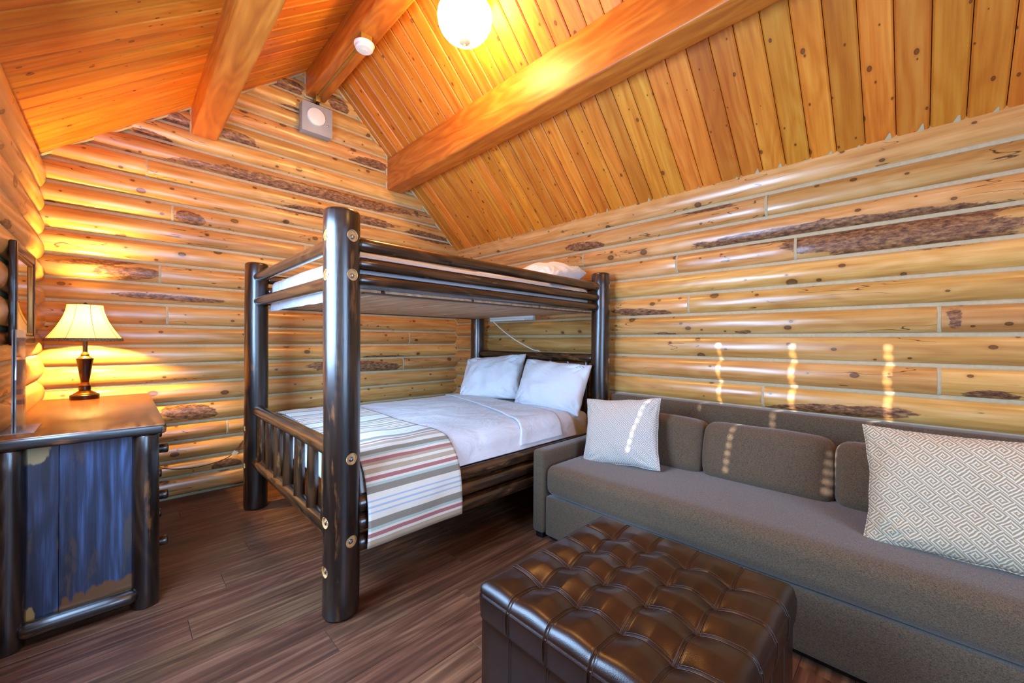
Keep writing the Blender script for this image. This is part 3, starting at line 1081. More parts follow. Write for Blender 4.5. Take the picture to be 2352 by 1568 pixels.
# ceiling: tongue-and-groove boards running down both slopes
ceiling = empty('ceiling', (X_RIDGE, 1.0, 3.57), 'vaulted ceiling of orange knotty pine boards', 'ceiling', 'structure')
bw = 0.115
for side in (-1, 1):
    xa = X_RIDGE
    xe = XL - 0.06 if side < 0 else XR + 0.06
    fz = zl if side < 0 else zr
    p_top, p_bot = Vector((xa, 0, fz(xa))), Vector((xe, 0, fz(xe)))
    L = (p_bot - p_top).length
    x = (p_bot - p_top).normalized()
    nrm = Vector((-x.z, 0, x.x)) if side > 0 else Vector((x.z, 0, -x.x))
    if nrm.z < 0:
        nrm = -nrm
    yv = nrm.cross(x)
    ch, th = 0.0078, 0.018
    hw = bw / 2 - 0.0016
    prof = [(-hw, ch), (-hw + ch * 0.9, 0), (hw - ch * 0.9, 0), (hw, ch), (hw, th), (-hw, th)]
    vs = [(0, a, b) for a, b in prof] + [(L, a, b) for a, b in prof]
    fs = [(i, (i + 1) % 6, (i + 1) % 6 + 6, i + 6) for i in range(6)] + [tuple(reversed(range(6))), tuple(range(6, 12))]
    me = pyd('ceiling_board', vs, fs)
    bmx = bmesh.new()
    bmx.from_mesh(me)
    bmesh.ops.recalc_face_normals(bmx, faces=bmx.faces)
    bmx.to_mesh(me)
    bmx.free()
    me.materials.append(M_PINE)
    i = 0
    while True:
        yc = YB + 0.012 - bw / 2 - i * bw
        if yc < YF - 0.05:
            break
        M = Matrix((x, yv, nrm)).transposed().to_4x4()
        M.translation = Vector((p_top.x, yc, p_top.z))
        mk('board', me, M_PINE, ceiling, M, smooth=False)
        i += 1
    # roof deck above the boards keeps daylight out
    off = nrm * 0.03
    dv = [p_top + off + Vector((0, YF - 0.2, 0)), p_bot + off + Vector((0, YF - 0.2, 0)), p_bot + off + Vector((0, YB + 0.2, 0)), p_top + off + Vector((0, YB + 0.2, 0))]
    dv += [v + nrm * 0.05 for v in dv]
    mk('roof_deck', pyd('roof_deck', dv, [(0, 1, 2, 3), (7, 6, 5, 4), (0, 4, 5, 1), (1, 5, 6, 2), (2, 6, 7, 3), (3, 7, 4, 0)]), M_PINE, ceiling, smooth=False)


def beam(x0, x1, zb, zt, label):
    L = (YB - 0.02) - YF
    zc = (zb + zt) / 2
    me = box_mesh('ceiling_beam', 0, L, -(x1 - x0) / 2, (x1 - x0) / 2, zb - zc, zt - zc, 0.014, 3)
    M = Matrix(((0, 1, 0, (x0 + x1) / 2), (-1, 0, 0, YB - 0.02), (0, 0, 1, zc), (0, 0, 0, 1)))
    return mk('ceiling_beam', me, M_BEAM, None, M, kind='structure', label=label, category='beam', group='ceiling beams')


beam(0.367, 0.52, 2.63, 2.95, 'square timber purlin under the left ceiling slope')
beam(1.135, 1.30, 3.25, 3.52, 'ridge beam at the peak carrying the smoke detector')
beam(1.89, 2.055, 2.637, 2.95, 'large knotty timber purlin under the right ceiling slope')

# ---------------------------------------------------------------- bunk bed
XF, XH, YN, YFAR = 0.669, 2.63, 1.70, 3.17
bed = empty('bunk_bed', (XF, YN, 0), 'dark-stained log bunk bed with thick round posts', 'bunk bed')


def rod_bm(p0, axis, r, L, seg=22):
    me = lathe_mesh('cutter', [(r, 0.0), (r, L)], seg)
    me.transform(frame_to(p0, Vector(p0) + Vector(axis)) @ Matrix.Rotation(R(90), 4, 'Y'))
    return me


def make_post(x, y, hgt, r, seed, holes):
    """round post with counterbored holes: (height, outward direction, radius)"""
    me = pole_mesh('post', hgt, r, r * 0.985, 36, None, 0.014, 0.03, seed, 0.005)
    M = frame_to((x, y, 0), (x, y, hgt))
    floor_d = math.sqrt(r * r - 0.025 ** 2) - 0.010
    if holes:
        w = me.copy()
        w.transform(M)
        tmp = bpy.data.objects.new('tmp_post', w)
        COL.objects.link(tmp)
        cut = []
        for z, d, hr in holes:
            d = Vector(d).normalized()
            co_ = bpy.data.objects.new('tmp_cut', rod_bm(Vector((x, y, z)) + d * floor_d, d, hr, 0.06))
            COL.objects.link(co_)
            cut.append(co_)
            md = tmp.modifiers.new('b', 'BOOLEAN')
            md.operation, md.object, md.solver = 'DIFFERENCE', co_, 'EXACT'
        bpy.context.view_layer.update()
        dg = bpy.context.evaluated_depsgraph_get()
        me = bpy.data.meshes.new_from_object(tmp.evaluated_get(dg), depsgraph=dg)
        me.transform(M.inverted())
        me.materials.clear()
        for o_ in cut + [tmp]:
            bpy.data.objects.remove(o_)
    p = mk('post', me, M_DARK, bed, M, sharp=50)
    for z, d, hr in holes:
        d = Vector(d).normalized()
        base = Vector((x, y, z)) + d * floor_d
        Mh = frame_to(base, base + d) @ Matrix.Rotation(R(90), 4, 'Y')
        rec = mk('bolt_recess', lathe_mesh('bolt_recess', [(hr - 0.0002, -0.002), (hr - 0.0002, 0.010), (hr - 0.0016, 0.010), (hr - 0.0016, 0.0012), (0.006, 0.0010)], 22), M_RAW, p, Mh, label='raw wood counterbore with a steel bolt')
        mk('bolt', lathe_mesh('bolt', [(0.0105, 0.0011), (0.0105, 0.003), (0.0068, 0.0034), (0.0068, 0.0095), (0.005, 0.0105)], 12), M_STEEL, rec, Mh @ Matrix.Translation((0.004, 0.003, 0)))
    return p


make_post(XF, YN, 1.69, 0.0735, 0.0, [(z, (0.23, -0.97, 0), 0.025) for z in (1.578, 1.417, 0.657, 0.317)] + [(z, (-0.99, -0.12, 0), 0.024) for z in (1.575, 1.413, 0.40, 0.20)])
make_post(XF, YFAR, 1.665, 0.071, 3.3, [(z, (-0.99, -0.1, 0), 0.02) for z in (0.55, 0.30)])
make_post(XH, YN, 1.665, 0.070, 6.6, [(z, (0.36, -0.93, 0), 0.024) for z in (1.565, 1.405, 1.0)])
make_post(XH, YFAR, 1.665, 0.070, 9.9, [])


def rail(p0, p1, r, mat=None, **kw):
    return pole('rail', p0, p1, r, mat or M_RAIL, bed, wob=0.06, rnd=0.02, **kw)


for y in (YN, YFAR):
    for z, r in ((1.562, 0.031), (1.480, 0.028), (1.408, 0.0275)):
        rail((XF + 0.055, y, z), (XH - 0.04, y, z - 0.006), r)
    for z, r in ((0.437, 0.036), (0.357, 0.037), (0.268, 0.036)):
        rail((XF + 0.055, y, z), (XH - 0.045, y, z), r)
for x in (XF, XH):
    for z, r in ((1.565, 0.031), (1.402, 0.031)):
        rail((x, YN + 0.05, z), (x, YFAR - 0.04, z), r)
rail((XF, YN + 0.05, 0.665), (XF, YFAR - 0.035, 0.665), 0.037, bend=0.01)
rail((XF, YN + 0.05, 0.315), (XF, YFAR - 0.035, 0.315), 0.037)
rail((XH, YN + 0.05, 1.012), (XH, YFAR - 0.035, 1.012), 0.037)
rail((XH, YN + 0.05, 0.56), (XH, YFAR - 0.035, 0.56), 0.033)
rail((XH, YN + 0.05, 0.315), (XH, YFAR - 0.035, 0.315), 0.035)
for i in range(7):
    y = 1.86 + i * 0.192
    pole('spindle', (XF, y, 0.33), (XF, y, 0.65), 0.027, M_RAIL, bed, r2=0.024, seg=14, wob=0.16, rnd=0.006)
    y = 1.83 + i * 0.18
    pole('spindle', (XH, y, 0.57), (XH, y, 1.0), 0.022, M_RAIL, bed, seg=12, wob=0.08, rnd=0.006)
# steel angles and bunk boards
for y, k_ in ((YN + 0.032, 1), (YFAR - 0.032, -1)):
    box('steel_angle', XF + 0.11, XH - 0.09, min(y, y + k_ * 0.030), max(y, y + k_ * 0.030), 1.356, 1.361, M_DARKSTEEL, bed)
xs = [XF + 0.06, 0.868, 1.40, 1.96, XH - 0.06]
for a, b in zip(xs[:-1], xs[1:]):
    me = box_mesh('bunk_board', 0, YFAR - YN - 0.06, 0.010, b - a - 0.010, 0, 0.012, 0.001, 1)
    mk('bunk_board', me, M_SLAT, bed, Matrix(((0, -1, 0, b), (1, 0, 0, YN + 0.03), (0, 0, 1, 1.362), (0, 0, 0, 1))), smooth=False)
    if b < XH - 0.1:
        box('board_batten', b - 0.02, b + 0.02, YN + 0.06, YFAR - 0.06, 1.3745, 1.379, M_DARK, bed)
for x in (1.0, 1.5, 2.0, 2.4):
    box('support_slat', x - 0.04, x + 0.04, YN + 0.03, YFAR - 0.03, 0.375, 0.395, M_SLAT, bed)

# mattresses and bedding
mattress_u = cushion('mattress', XF + 0.075, XH - 0.075, YN + 0.055, YFAR - 0.055, 1.380, 1.542, M_SHEET, None, r=0.035, n=20, bulge=(0.008, 0.008, 0.012), wob=0.006, seed=2,
                     label='white mattress lying on the upper bunk between log rails', category='mattress')
vs, fs = [], []
nsk = 40
for i in range(nsk + 1):
    yy = YN + 0.085 + (YFAR - YN - 0.17) * i / nsk
    zb = 1.336 + 0.008 * noise.noise(Vector((yy * 6, 0, 2.2)))
    for k_, zz in enumerate((1.43, 1.39, zb)):
        vs.append((XF + 0.066 - 0.004 * k_ + 0.004 * noise.noise(Vector((yy * 5, zz * 9, 0))), yy, zz))
for i in range(nsk):
    for k_ in (0, 1):
        fs.append((i * 3 + k_, (i + 1) * 3 + k_, (i + 1) * 3 + k_ + 1, i * 3 + k_ + 1))
skirt = mk('sheet_hem', pyd('sheet_hem', vs, fs), M_SHEET, mattress_u, sharp=0)
skirt.modifiers.new('thickness', 'SOLIDIFY').thickness = 0.003
mattress_l = cushion('mattress', XF + 0.085, XH - 0.075, YN + 0.045, YFAR - 0.055, 0.397, 0.615, M_SHEET, None, r=0.05, n=20, bulge=(0.004, 0.0, 0.008), seed=4,
                     label='white mattress of the lower bunk beneath the bedding', category='mattress')


def drape(name, path, x_of, nx, mat, label, cat, thick=0.004, wob=0.004, seed=0, parent=None, freq=5.0):
    """cloth: path = list of (y, z) with arclength, swept in x by x_of(s, t)"""
    pts = [Vector((0, a, b)) for a, b in path]
    pts = smooth_pts(pts, 6)
    s = [0.0]
    for a, b in zip(pts[:-1], pts[1:]):
        s.append(s[-1] + (b - a).length)
    tot = s[-1]
    vs, uv = [], []
    for i, p in enumerate(pts):
        for j in range(nx + 1):
            t = j / nx
            x = x_of(s[i] / tot, t)
            # outward direction
            a, b = pts[max(0, i - 1)], pts[min(len(pts) - 1, i + 1)]
            tg = (b - a).normalized()
            no = Vector((0, tg.z, -tg.y))
            no = -no if no.z < -0.2 or (abs(no.z) <= 0.2 and no.y > 0 and p.y < 2.4) else no
            q = Vector((x * freq, s[i] * freq, seed))
            d = wob * (noise.noise(q) + 0.5 * noise.noise(q * 2.1) + 0.6)
            v = p + no * d
            vs.append((x, v.y, v.z))
            uv.append((x, tot - s[i]))
    fs = []
    n = len(pts)
    for i in range(n - 1):
        for j in range(nx):
            fs.append((i * (nx + 1) + j, i * (nx + 1) + j + 1, (i + 1) * (nx + 1) + j + 1, (i + 1) * (nx + 1) + j))
    me = pyd(name, vs, fs)
    ul = me.uv_layers.new(name='cloth')
    for lp in me.loops:
        ul.data[lp.index].uv = uv[lp.vertex_index]
    bmx = bmesh.new()
    bmx.from_mesh(me)
    bmesh.ops.recalc_face_normals(bmx, faces=bmx.faces)
    up_sum = sum(f.normal.z * f.calc_area() for f in bmx.faces)
    if up_sum < 0:
        bmesh.ops.reverse_faces(bmx, faces=bmx.faces)
    bmx.to_mesh(me)
    bmx.free()
    o = mk(name, me, mat, parent, sharp=0, label=label, category=cat)
    so = o.modifiers.new('thickness', 'SOLIDIFY')
    so.thickness = thick
    so.offset = 1.0
    return o


yn = YN + 0.045 - 0.008
top = 0.628
sheet_path = [(YFAR - 0.042, 0.50), (YFAR - 0.045, 0.58), (YFAR - 0.085, top - 0.006), (YFAR - 0.2, top), (2.9, top + 0.002), (2.6, top + 0.004), (2.3, top + 0.004), (2.0, top + 0.003), (yn + 0.13, top), (yn + 0.045, top - 0.012), (yn - 0.002, top - 0.055), (yn - 0.018, 0.53), (yn - 0.032, 0.487), (yn - 0.034, 0.478)]
sheet = drape('bed_sheet', sheet_path, lambda s, t: (XF + 0.085) + t * (2.34 - XF - 0.085), 60, M_SHEET, 'white flat sheet spread smooth over the lower bunk', 'bed sheet', 0.003, 0.006, 3)
# the folded-back end of the sheet below the pillows
fold_path = [(yy, zz + 0.009) for yy, zz in sheet_path[2:-1]]
fold_path[-1] = (yn - 0.034, 0.50)
fold = drape('sheet_fold', fold_path, lambda s, t: (2.17 - 0.42 * s ** 1.3) + t * (0.12 + 0.30 * s), 24, M_SHEET, None, None, 0.006, 0.006, 9, sheet)
blanket_path = [(YFAR - 0.055, top - 0.05), (YFAR - 0.075, top - 0.005), (YFAR - 0.12, top + 0.016), (YFAR - 0.3, top + 0.017), (2.6, top + 0.018), (2.3, top + 0.018), (2.0, top + 0.017), (yn + 0.13, top + 0.014), (yn + 0.035, top), (yn - 0.022, top - 0.05), (yn - 0.05, 0.53), (yn - 0.078, 0.44), (yn - 0.090, 0.36), (yn - 0.096, 0.26)]
blanket = drape('blanket', blanket_path, lambda s, t: (XF + 0.10 - 0.02 * s) + t * (0.47 + 0.03 * s) + 0.012 * math.sin(s * 9), 40, M_BLANKET, 'striped cream wool blanket folded over the foot of the lower bunk', 'blanket', 0.008, 0.007, 14)

nlean = Vector((-1, 0, 0.42))
pillow('pillow', (2.42, 2.72, 0.808), 0.68, 0.42, 0.21, nlean + Vector((0, -0.15, 0.05)), R(-6), M_CASE, seed=1, pinch=0.05, wr=0.022, power=0.42, label='white pillow leaning on the headboard nearer the corner', category='pillow', group='pillows on the lower bunk')
pillow('pillow', (2.43, 2.02, 0.795), 0.62, 0.40, 0.21, nlean + Vector((0, -0.1, 0)), R(3), M_CASE, seed=2, pinch=0.05, wr=0.022, power=0.42, label='white pillow leaning on the headboard beside the sofa end', category='pillow', group='pillows on the lower bunk')
pillow('pillow', (2.33, 1.98, 1.645), 0.58, 0.40, 0.20, (-0.2, -0.15, 1), R(78), M_CASE, seed=5, pinch=0.05, wr=0.022, power=0.42, label='white pillow lying flat on the upper bunk', category='pillow', group='pillows on the upper bunk')
pillow('pillow', (2.36, 2.60, 1.645), 0.60, 0.40, 0.20, (-0.1, -0.1, 1), R(88), M_CASE, seed=6, pinch=0.05, wr=0.022, power=0.42, label='white pillow half hidden behind the other on the upper bunk', category='pillow', group='pillows on the upper bunk')

# tube light under the upper bunk with its white cord
tl = empty('bunk_light', (2.50, 2.55, 1.325), 'slim white tube light fixed under the upper bunk', 'light fixture')
box('light_housing', 2.485, 2.515, 2.27, 2.824, 1.343, 1.3605, M_WHITE, tl, 0.003)
box('diffuser', 2.481, 2.519, 2.37, 2.82, 1.324, 1.343, M_WHITE, tl, 0.006, 3)
box('end_cap', 2.481, 2.519, 2.27, 2.37, 1.324, 1.343, plain('light_end_cap', '#c9cdd0', 0.4), tl, 0.004, 2)
mk('power_cord', tube_mesh('power_cord', smooth_pts([(2.50, 2.79, 1.326), (2.512, 2.765, 1.30), (2.53, 2.68, 1.235), (2.55, 2.57, 1.165), (2.575, 2.45, 1.105), (2.60, 2.365, 1.065), (2.645, 2.345, 1.056), (2.672, 2.32, 1.01), (2.674, 2.29, 0.93), (2.672, 2.26, 0.86)], 8), 0.0045, 8), M_CORD_W, tl)

# ---------------------------------------------------------------- dresser
TZ = 0.785
dr = empty('dresser', (-0.11, 2.93, 0), 'dark-stained log dresser with a glossy brown top', 'dresser')
DX0, DX1, DY0, DY1 = -0.335, 0.145, 2.285, 3.60
top_me = box_mesh('top', 0, DY1 - DY0, -(DX1 - DX0) / 2, (DX1 - DX0) / 2, -0.02, 0.0, 0.006, 3)
mk('top', top_me, M_TOP, dr, Matrix(((0, 1, 0, (DX0 + DX1) / 2), (-1, 0, 0, DY1), (0, 0, 1, TZ), (0, 0, 0, 1))))
box('top_edge', DX0, DX1 + 0.001, DY0 - 0.003, DY0 + 0.025, TZ - 0.046, TZ - 0.003, M_DARK, dr, 0.012, 4)
box('top_edge', DX1 - 0.025, DX1 + 0.003, DY0 - 0.003, DY1, TZ - 0.046, TZ - 0.003, M_DARK, dr, 0.012, 4)
for x, y in ((0.085, 2.335), (-0.288, 2.335), (0.085, 3.54), (-0.288, 3.54)):
    pole('post', (x, y, 0), (x, y, TZ - 0.046), 0.044, M_DARK, dr, seg=20, wob=0.06, rnd=0.006)
pm = box_mesh('side_panel', 0, 0.68, -0.155, 0.155, -0.006, 0.006)
for i, (a, b) in enumerate(((-0.25, -0.165), (-0.165, 0.05))):
    me = box_mesh('panel_board', 0, 0.685, a + 0.0006, b - 0.0006, -0.006, 0.006, 0.001, 1)
    mk('side_panel', me, M_PANEL, dr, Matrix(((0, 1, 0, 0), (0, 0, 1, 2.345), (1, 0, 0, 0.055), (0, 0, 0, 1))), smooth=False)
pole('base_rail', (-0.262, 2.318, 0.062), (0.058, 2.318, 0.062), 0.03, M_DARK, dr, seg=16, rnd=0.02)
box('carcass', -0.31, 0.075, 2.36, 3.52, 0.06, TZ - 0.03, M_PANEL, dr)
for c in range(2):
    for r_ in range(3):
        y0 = 2.385 + c * 0.565
        z0 = 0.085 + r_ * 0.215
        d = box('drawer', 0.076, 0.102, y0, y0 + 0.55, z0, z0 + 0.20, M_DARK, dr, 0.004)
        for ky in (y0 + 0.075, y0 + 0.475):
            pole('knob', (0.100, ky, z0 + 0.125), (0.166, ky, z0 + 0.125), 0.017, M_DARK, d, r2=0.023, seg=14, rnd=0.006, wob=0.02)
box('back_ledge', -0.368, -0.337, 2.30, 3.62, TZ - 0.03, TZ + 0.016, M_PALE, dr, 0.003, label='pale wood strip along the wall behind the top')

# table lamp
LX, LY = -0.146, 3.50
lamp = empty('table_lamp', (LX, LY, TZ), 'lit bronze table lamp with cream bell shade on the dresser', 'lamp')
Bz = TZ
lathe('base', [(0.062, 0), (0.063, 0.004), (0.063, 0.024), (0.058, 0.029), (0.05, 0.031)], (LX, LY, Bz), M_LAMPMETAL, lamp)
lathe('base_ring', [(0.052, 0.030), (0.048, 0.036), (0.034, 0.045), (0.028, 0.050)], (LX, LY, Bz), M_LAMPRIM, lamp)
lathe('collar', [(0.025, 0.048), (0.026, 0.052), (0.026, 0.078), (0.024, 0.081)], (LX, LY, Bz), M_LAMPMETAL, lamp)
lathe('collar_ring', [(0.025, 0.080), (0.0255, 0.083), (0.019, 0.092), (0.020, 0.097), (0.017, 0.100)], (LX, LY, Bz), M_LAMPRIM, lamp)
lathe('body', [(0.016, 0.098), (0.018, 0.102), (0.024, 0.14), (0.030, 0.19), (0.036, 0.232), (0.038, 0.236), (0.038, 0.242), (0.03, 0.246)], (LX, LY, Bz), M_LAMPMETAL, lamp)
lathe('neck_ring', [(0.031, 0.245), (0.026, 0.250), (0.018, 0.258), (0.020, 0.266), (0.014, 0.275), (0.011, 0.282)], (LX, LY, Bz), M_LAMPRIM, lamp)
lathe('neck', [(0.011, 0.275), (0.011, 0.36), (0.016, 0.362), (0.016, 0.40)], (LX, LY, Bz), M_LAMPMETAL, lamp, seg=16)
lathe('bulb', [(0.010, 0.40), (0.014, 0.415), (0.026, 0.44), (0.029, 0.462), (0.022, 0.482), (0.008, 0.492)], (LX, LY, Bz), M_BULB, lamp, seg=16)
sh = []
nsh = 14
for i in range(nsh + 1):
    f = i / nsh
    r_ = 0.163 + (0.076 - 0.163) * (1 - (1 - f) ** 1.65)
    sh.append((r_, 0.357 + f * 0.205))
vs, fs = [], []
seg = 48
for r_, z in sh:
    for j in range(seg):
        a = 2 * math.pi * j / seg
        k = 1 - 0.022 * (1 - abs(math.cos(a * 4 + 0.3))) ** 0.5
        vs.append((r_ * math.cos(a) * k, r_ * math.sin(a) * k, z))
for i in range(nsh):
    for j in range(seg):
        fs.append((i * seg + j, i * seg + (j + 1) % seg, (i + 1) * seg + (j + 1) % seg, (i + 1) * seg + j))
shade = mk('lamp_shade', pyd('lamp_shade', vs, fs), M_SHADE, lamp, Matrix.Translation((LX, LY, Bz)), sharp=0)
M_SEAM = plain('shade_seam', '#a98a5c', 0.8)
for q in range(8):
    a = (q * math.pi / 4) + (math.pi / 8 - 0.075)
    pts = [(LX + r_ * 0.982 * math.cos(a), LY + r_ * 0.982 * math.sin(a), Bz + z) for r_, z in sh]
    mk('seam', tube_mesh('shade_seam', pts, 0.0016, 6), M_SEAM, shade)
M_TRIM = plain('shade_braid', '#7d6a4c', 0.9, noise_amt=0.5, nscale=160, bump=0.8)
ring = lambda r_, z, n=48: [(LX + r_ * math.cos(2 * math.pi * i / n), LY + r_ * math.sin(2 * math.pi * i / n), Bz + z) for i in range(n)]
lathe('braid', [(0.1645, 0.345), (0.1665, 0.349), (0.1655, 0.361), (0.162, 0.365)], (LX, LY, Bz), M_TRIM, shade, seg=48, cap=False)
mk('top_ring', tube_mesh('top_ring', ring(0.0765, 0.563), 0.0025, 6, True), M_SEAM, shade)
for q in range(3):
    a = q * 2 * math.pi / 3 + 0.4
    mk('shade_spoke', tube_mesh('shade_spoke', [(LX, LY, Bz + 0.556), (LX + 0.075 * math.cos(a), LY + 0.075 * math.sin(a), Bz + 0.562)], 0.0015, 6), M_LAMPMETAL, shade)
lathe('finial', [(0.003, 0.50), (0.003, 0.558), (0.012, 0.560), (0.010, 0.570), (0.005, 0.576), (0.002, 0.578)], (LX, LY, Bz), M_LAMPMETAL, lamp, seg=12)
lo = light('table_lamp_light', 'POINT', 430, (1.0, 0.60, 0.15), (LX, LY, Bz + 0.455), shadow_soft_size=0.035)

# clear sign holder on the dresser
sg = empty('sign_holder', (-0.285, 2.50, TZ), 'clear acrylic upright sign holder standing on the dresser', 'sign holder')
box('upright', -0.288, -0.2845, 2.385, 2.60, TZ + 0.003, TZ + 0.395, M_ACRYLIC, sg)
box('upright', -0.280, -0.2765, 2.385, 2.60, TZ + 0.003, TZ + 0.395, M_ACRYLIC, sg)
box('base', -0.33, -0.232, 2.385, 2.60, TZ, TZ + 0.003, M_ACRYLIC, sg)

# mirror on the left wall
mr = empty('wall_mirror', (-0.30, 2.82, 1.12), 'dark-framed mirror hanging on the left log wall', 'mirror')
y0, y1, z0, z1 = 2.57, 3.09, 1.118, 1.548
XM = -0.298
fwid = 0.042
for nm, a in (('frame', (y0, y0 + fwid, z0, z1)), ('frame', (y1 - fwid, y1, z0, z1)), ('frame', (y0 + fwid, y1 - fwid, z0, z0 + fwid)), ('frame', (y0 + fwid, y1 - fwid, z1 - fwid, z1))):
    box(nm, XM - 0.022, XM, a[0], a[1], a[2], a[3], M_FRAME, mr, 0.006, 3)
iw = 0.012
yy0, yy1, zz0, zz1 = y0 + fwid, y1 - fwid, z0 + fwid, z1 - fwid
for a in ((yy0, yy0 + iw, zz0, zz1), (yy1 - iw, yy1, zz0, zz1), (yy0 + iw, yy1 - iw, zz0, zz0 + iw), (yy0 + iw, yy1 - iw, zz1 - iw, zz1)):
    box('inner_bead', XM - 0.02, XM - 0.004, a[0], a[1], a[2], a[3], M_GILT, mr, 0.003)
box('mirror_glass', XM - 0.018, XM - 0.012, yy0, yy1, zz0, zz1, M_MIRROR, mr, smooth=False)

# lamp cord along the back wall
cord = empty('lamp_cord', (0.25, YB - 0.055, 0.24), 'thin brown power cord sagging along the back wall logs', 'cord')
mk('cord', tube_mesh('cord', smooth_pts([(0.02, 3.672, 0.42), (0.10, 3.672, 0.31), (0.199, 3.672, 0.257), (0.28, 3.670, 0.228), (0.38, 3.672, 0.214), (0.47, 3.672, 0.218), (0.56, 3.672, 0.236), (0.62, 3.672, 0.268), (0.68, 3.675, 0.345), (0.75, 3.68, 0.42)], 8), 0.0035, 6), M_CORD_D, cord)
tagm = box_mesh('tag', -0.017, 0.017, -0.0012, 0.0012, -0.017, 0.017)
mk('tag', tagm, plain('paper_tag', '#e8d8b8', 0.8), cord, Matrix.Translation((0.635, 3.665, 0.272)) @ Matrix.Rotation(R(38), 4, 'Y'), smooth=False, label='cream paper tag on the cord')

# ---------------------------------------------------------------- sofa
sofa = empty('sofa', (2.2, 0.5, 0), 'long grey fabric sofa under the log wall', 'sofa')
SX0, SX1, SY0, SY1 = 1.75, 2.68, -0.95, 1.59
cushion('base_panel', SX0, SX0 + 0.05, SY0 + 0.095, SY1 - 0.095, 0.03, 0.255, M_SOFA, sofa, r=0.010, n=8)
cushion('seat_box', SX0 + 0.02, SX1 - 0.05, SY0 + 0.09, SY1 - 0.09, 0.035, 0.25, M_SOFA, sofa, r=0.015, n=6)
cushion('seat_cushion', SX0 - 0.004, SX1 - 0.12, SY0 + 0.088, SY1 - 0.088, 0.258, 0.428, M_SOFA, sofa, r=0.05, n=22, bulge=(0.006, 0, 0.012), wob=0.004, seed=3)
for a, b in ((SY1 - 0.086, SY1), (SY0, SY0 + 0.086)):
    cushion('arm', SX0 - 0.01, SX1 - 0.02, a, b, 0.03, 0.508, M_SOFA, sofa, r=0.022, n=10)
cushion('back_frame', SX1 - 0.10, SX1, SY0 + 0.02, SY1 - 0.012, 0.05, 0.762, M_SOFA, sofa, r=0.02, n=10)
for a, b, sd in ((0.818, 1.49, 1), (0.255, 0.812, 2), (-0.305, 0.249, 3), (-0.86, -0.312, 4)):
    cushion('back_cushion', 2.245, 2.42, a, b, 0.405, 0.70, M_SOFA, sofa, r=0.055, n=18, bulge=(0.02, 0.006, 0.012), wob=0.010, seed=sd, rot=Matrix.Rotation(R(11), 4, 'Y'), freq=5)
for x, y in ((SX0 + 0.03, SY1 - 0.045), (SX1 - 0.06, SY1 - 0.045), (SX0 + 0.03, SY0 + 0.045), (SX1 - 0.06, SY0 + 0.045), (SX0 + 0.06, 0.3)):
    box('foot', x - 0.025, x + 0.025, y - 0.025, y + 0.025, 0, 0.04, M_BLACK, sofa, 0.003)
# dark plinth strip under the front panel
box('plinth', SX0 + 0.03, SX0 + 0.05, SY0 + 0.1, SY1 - 0.1, 0.004, 0.04, M_BLACK, sofa)


def throw(center, w, h, t, nrm, roll, mat, seed, label):
    p = empty('throw_pillow', center, label, 'pillow', group='patterned throw pillows on the sofa')
    o = pillow('cover', center, w, h, t, nrm, roll, mat, p, seed=seed, pinch=0.07, wr=0.010, power=0.45, n=40)
    n = 40
    me = o.data
    ids = [(0, j) for j in range(n)] + [(i, n) for i in range(n)] + [(n, n - j) for j in range(n)] + [(n - i, 0) for i in range(n)]
    pts = [me.vertices[i * (n + 1) + j].co.copy() for i, j in ids]
    mk('piping', tube_mesh('piping', pts, 0.0035, 6, True), mat, p, PW[o.name])
    return p


throw((2.115, 1.225, 0.612), 0.46, 0.40, 0.13, (-1, -0.12, 0.38), R(-6), M_FRET_S, 3, 'small square grey and white fretwork throw pillow by the sofa arm')
throw((2.03, -0.16, 0.63), 0.60, 0.43, 0.15, (-1, 0.0, 0.38), R(-2), M_FRET_L, 8, 'large tan fretwork lumbar pillow in front of the back cushions')

# ---------------------------------------------------------------- tufted ottoman
ot = empty('ottoman', (1.125, 0.595, 0), 'dark brown tufted leather storage ottoman in front of the sofa', 'ottoman')
OC = Vector((1.125, 0.595))
HA = 0.346
LIDZ, LIDB = 0.415, 0.318
tx = [-0.205, -0.068, 0.068, 0.205]


def wrap(s):
    """unrolled lid coordinate -> (position, drop)"""
    r_ = 0.035
    a = HA - r_
    sg_ = 1 if s >= 0 else -1
    q = abs(s)
    if q <= a:
        return s, 0.0
    arc = r_ * math.pi / 2
    if q <= a + arc:
        th = (q - a) / r_
        return sg_ * (a + r_ * math.sin(th)), r_ * (1 - math.cos(th))
    return sg_ * HA, r_ + (q - a - arc)


def tuft(s, t):
    rmin = min(math.hypot(s - a, t - b) for a in tx for b in tx)
    ds = min(abs(s - a) for a in tx)
    dt = min(abs(t - a) for a in tx)
    seam = min(ds, dt)
    edge = max(abs(s), abs(t))
    inside = max(0.0, min(1.0, (HA + 0.01 - edge) / 0.10))
    puff = 0.028 * (1 - math.exp(-(rmin / 0.045) ** 1.1)) - 0.028
    crown = 0.009 * inside * math.sin(min(1.0, ds / 0.068) * math.pi / 2) * math.sin(min(1.0, dt / 0.068) * math.pi / 2)
    groove = -0.0035 * math.exp(-(seam / 0.0032) ** 2) + 0.0012 * math.exp(-((seam - 0.0065) / 0.002) ** 2)
    dome = 0.016 * (1 - (s / HA) ** 2) * (1 - (t / HA) ** 2) if edge < HA else 0
    return puff * min(1, inside * 1.5) + crown + groove + dome


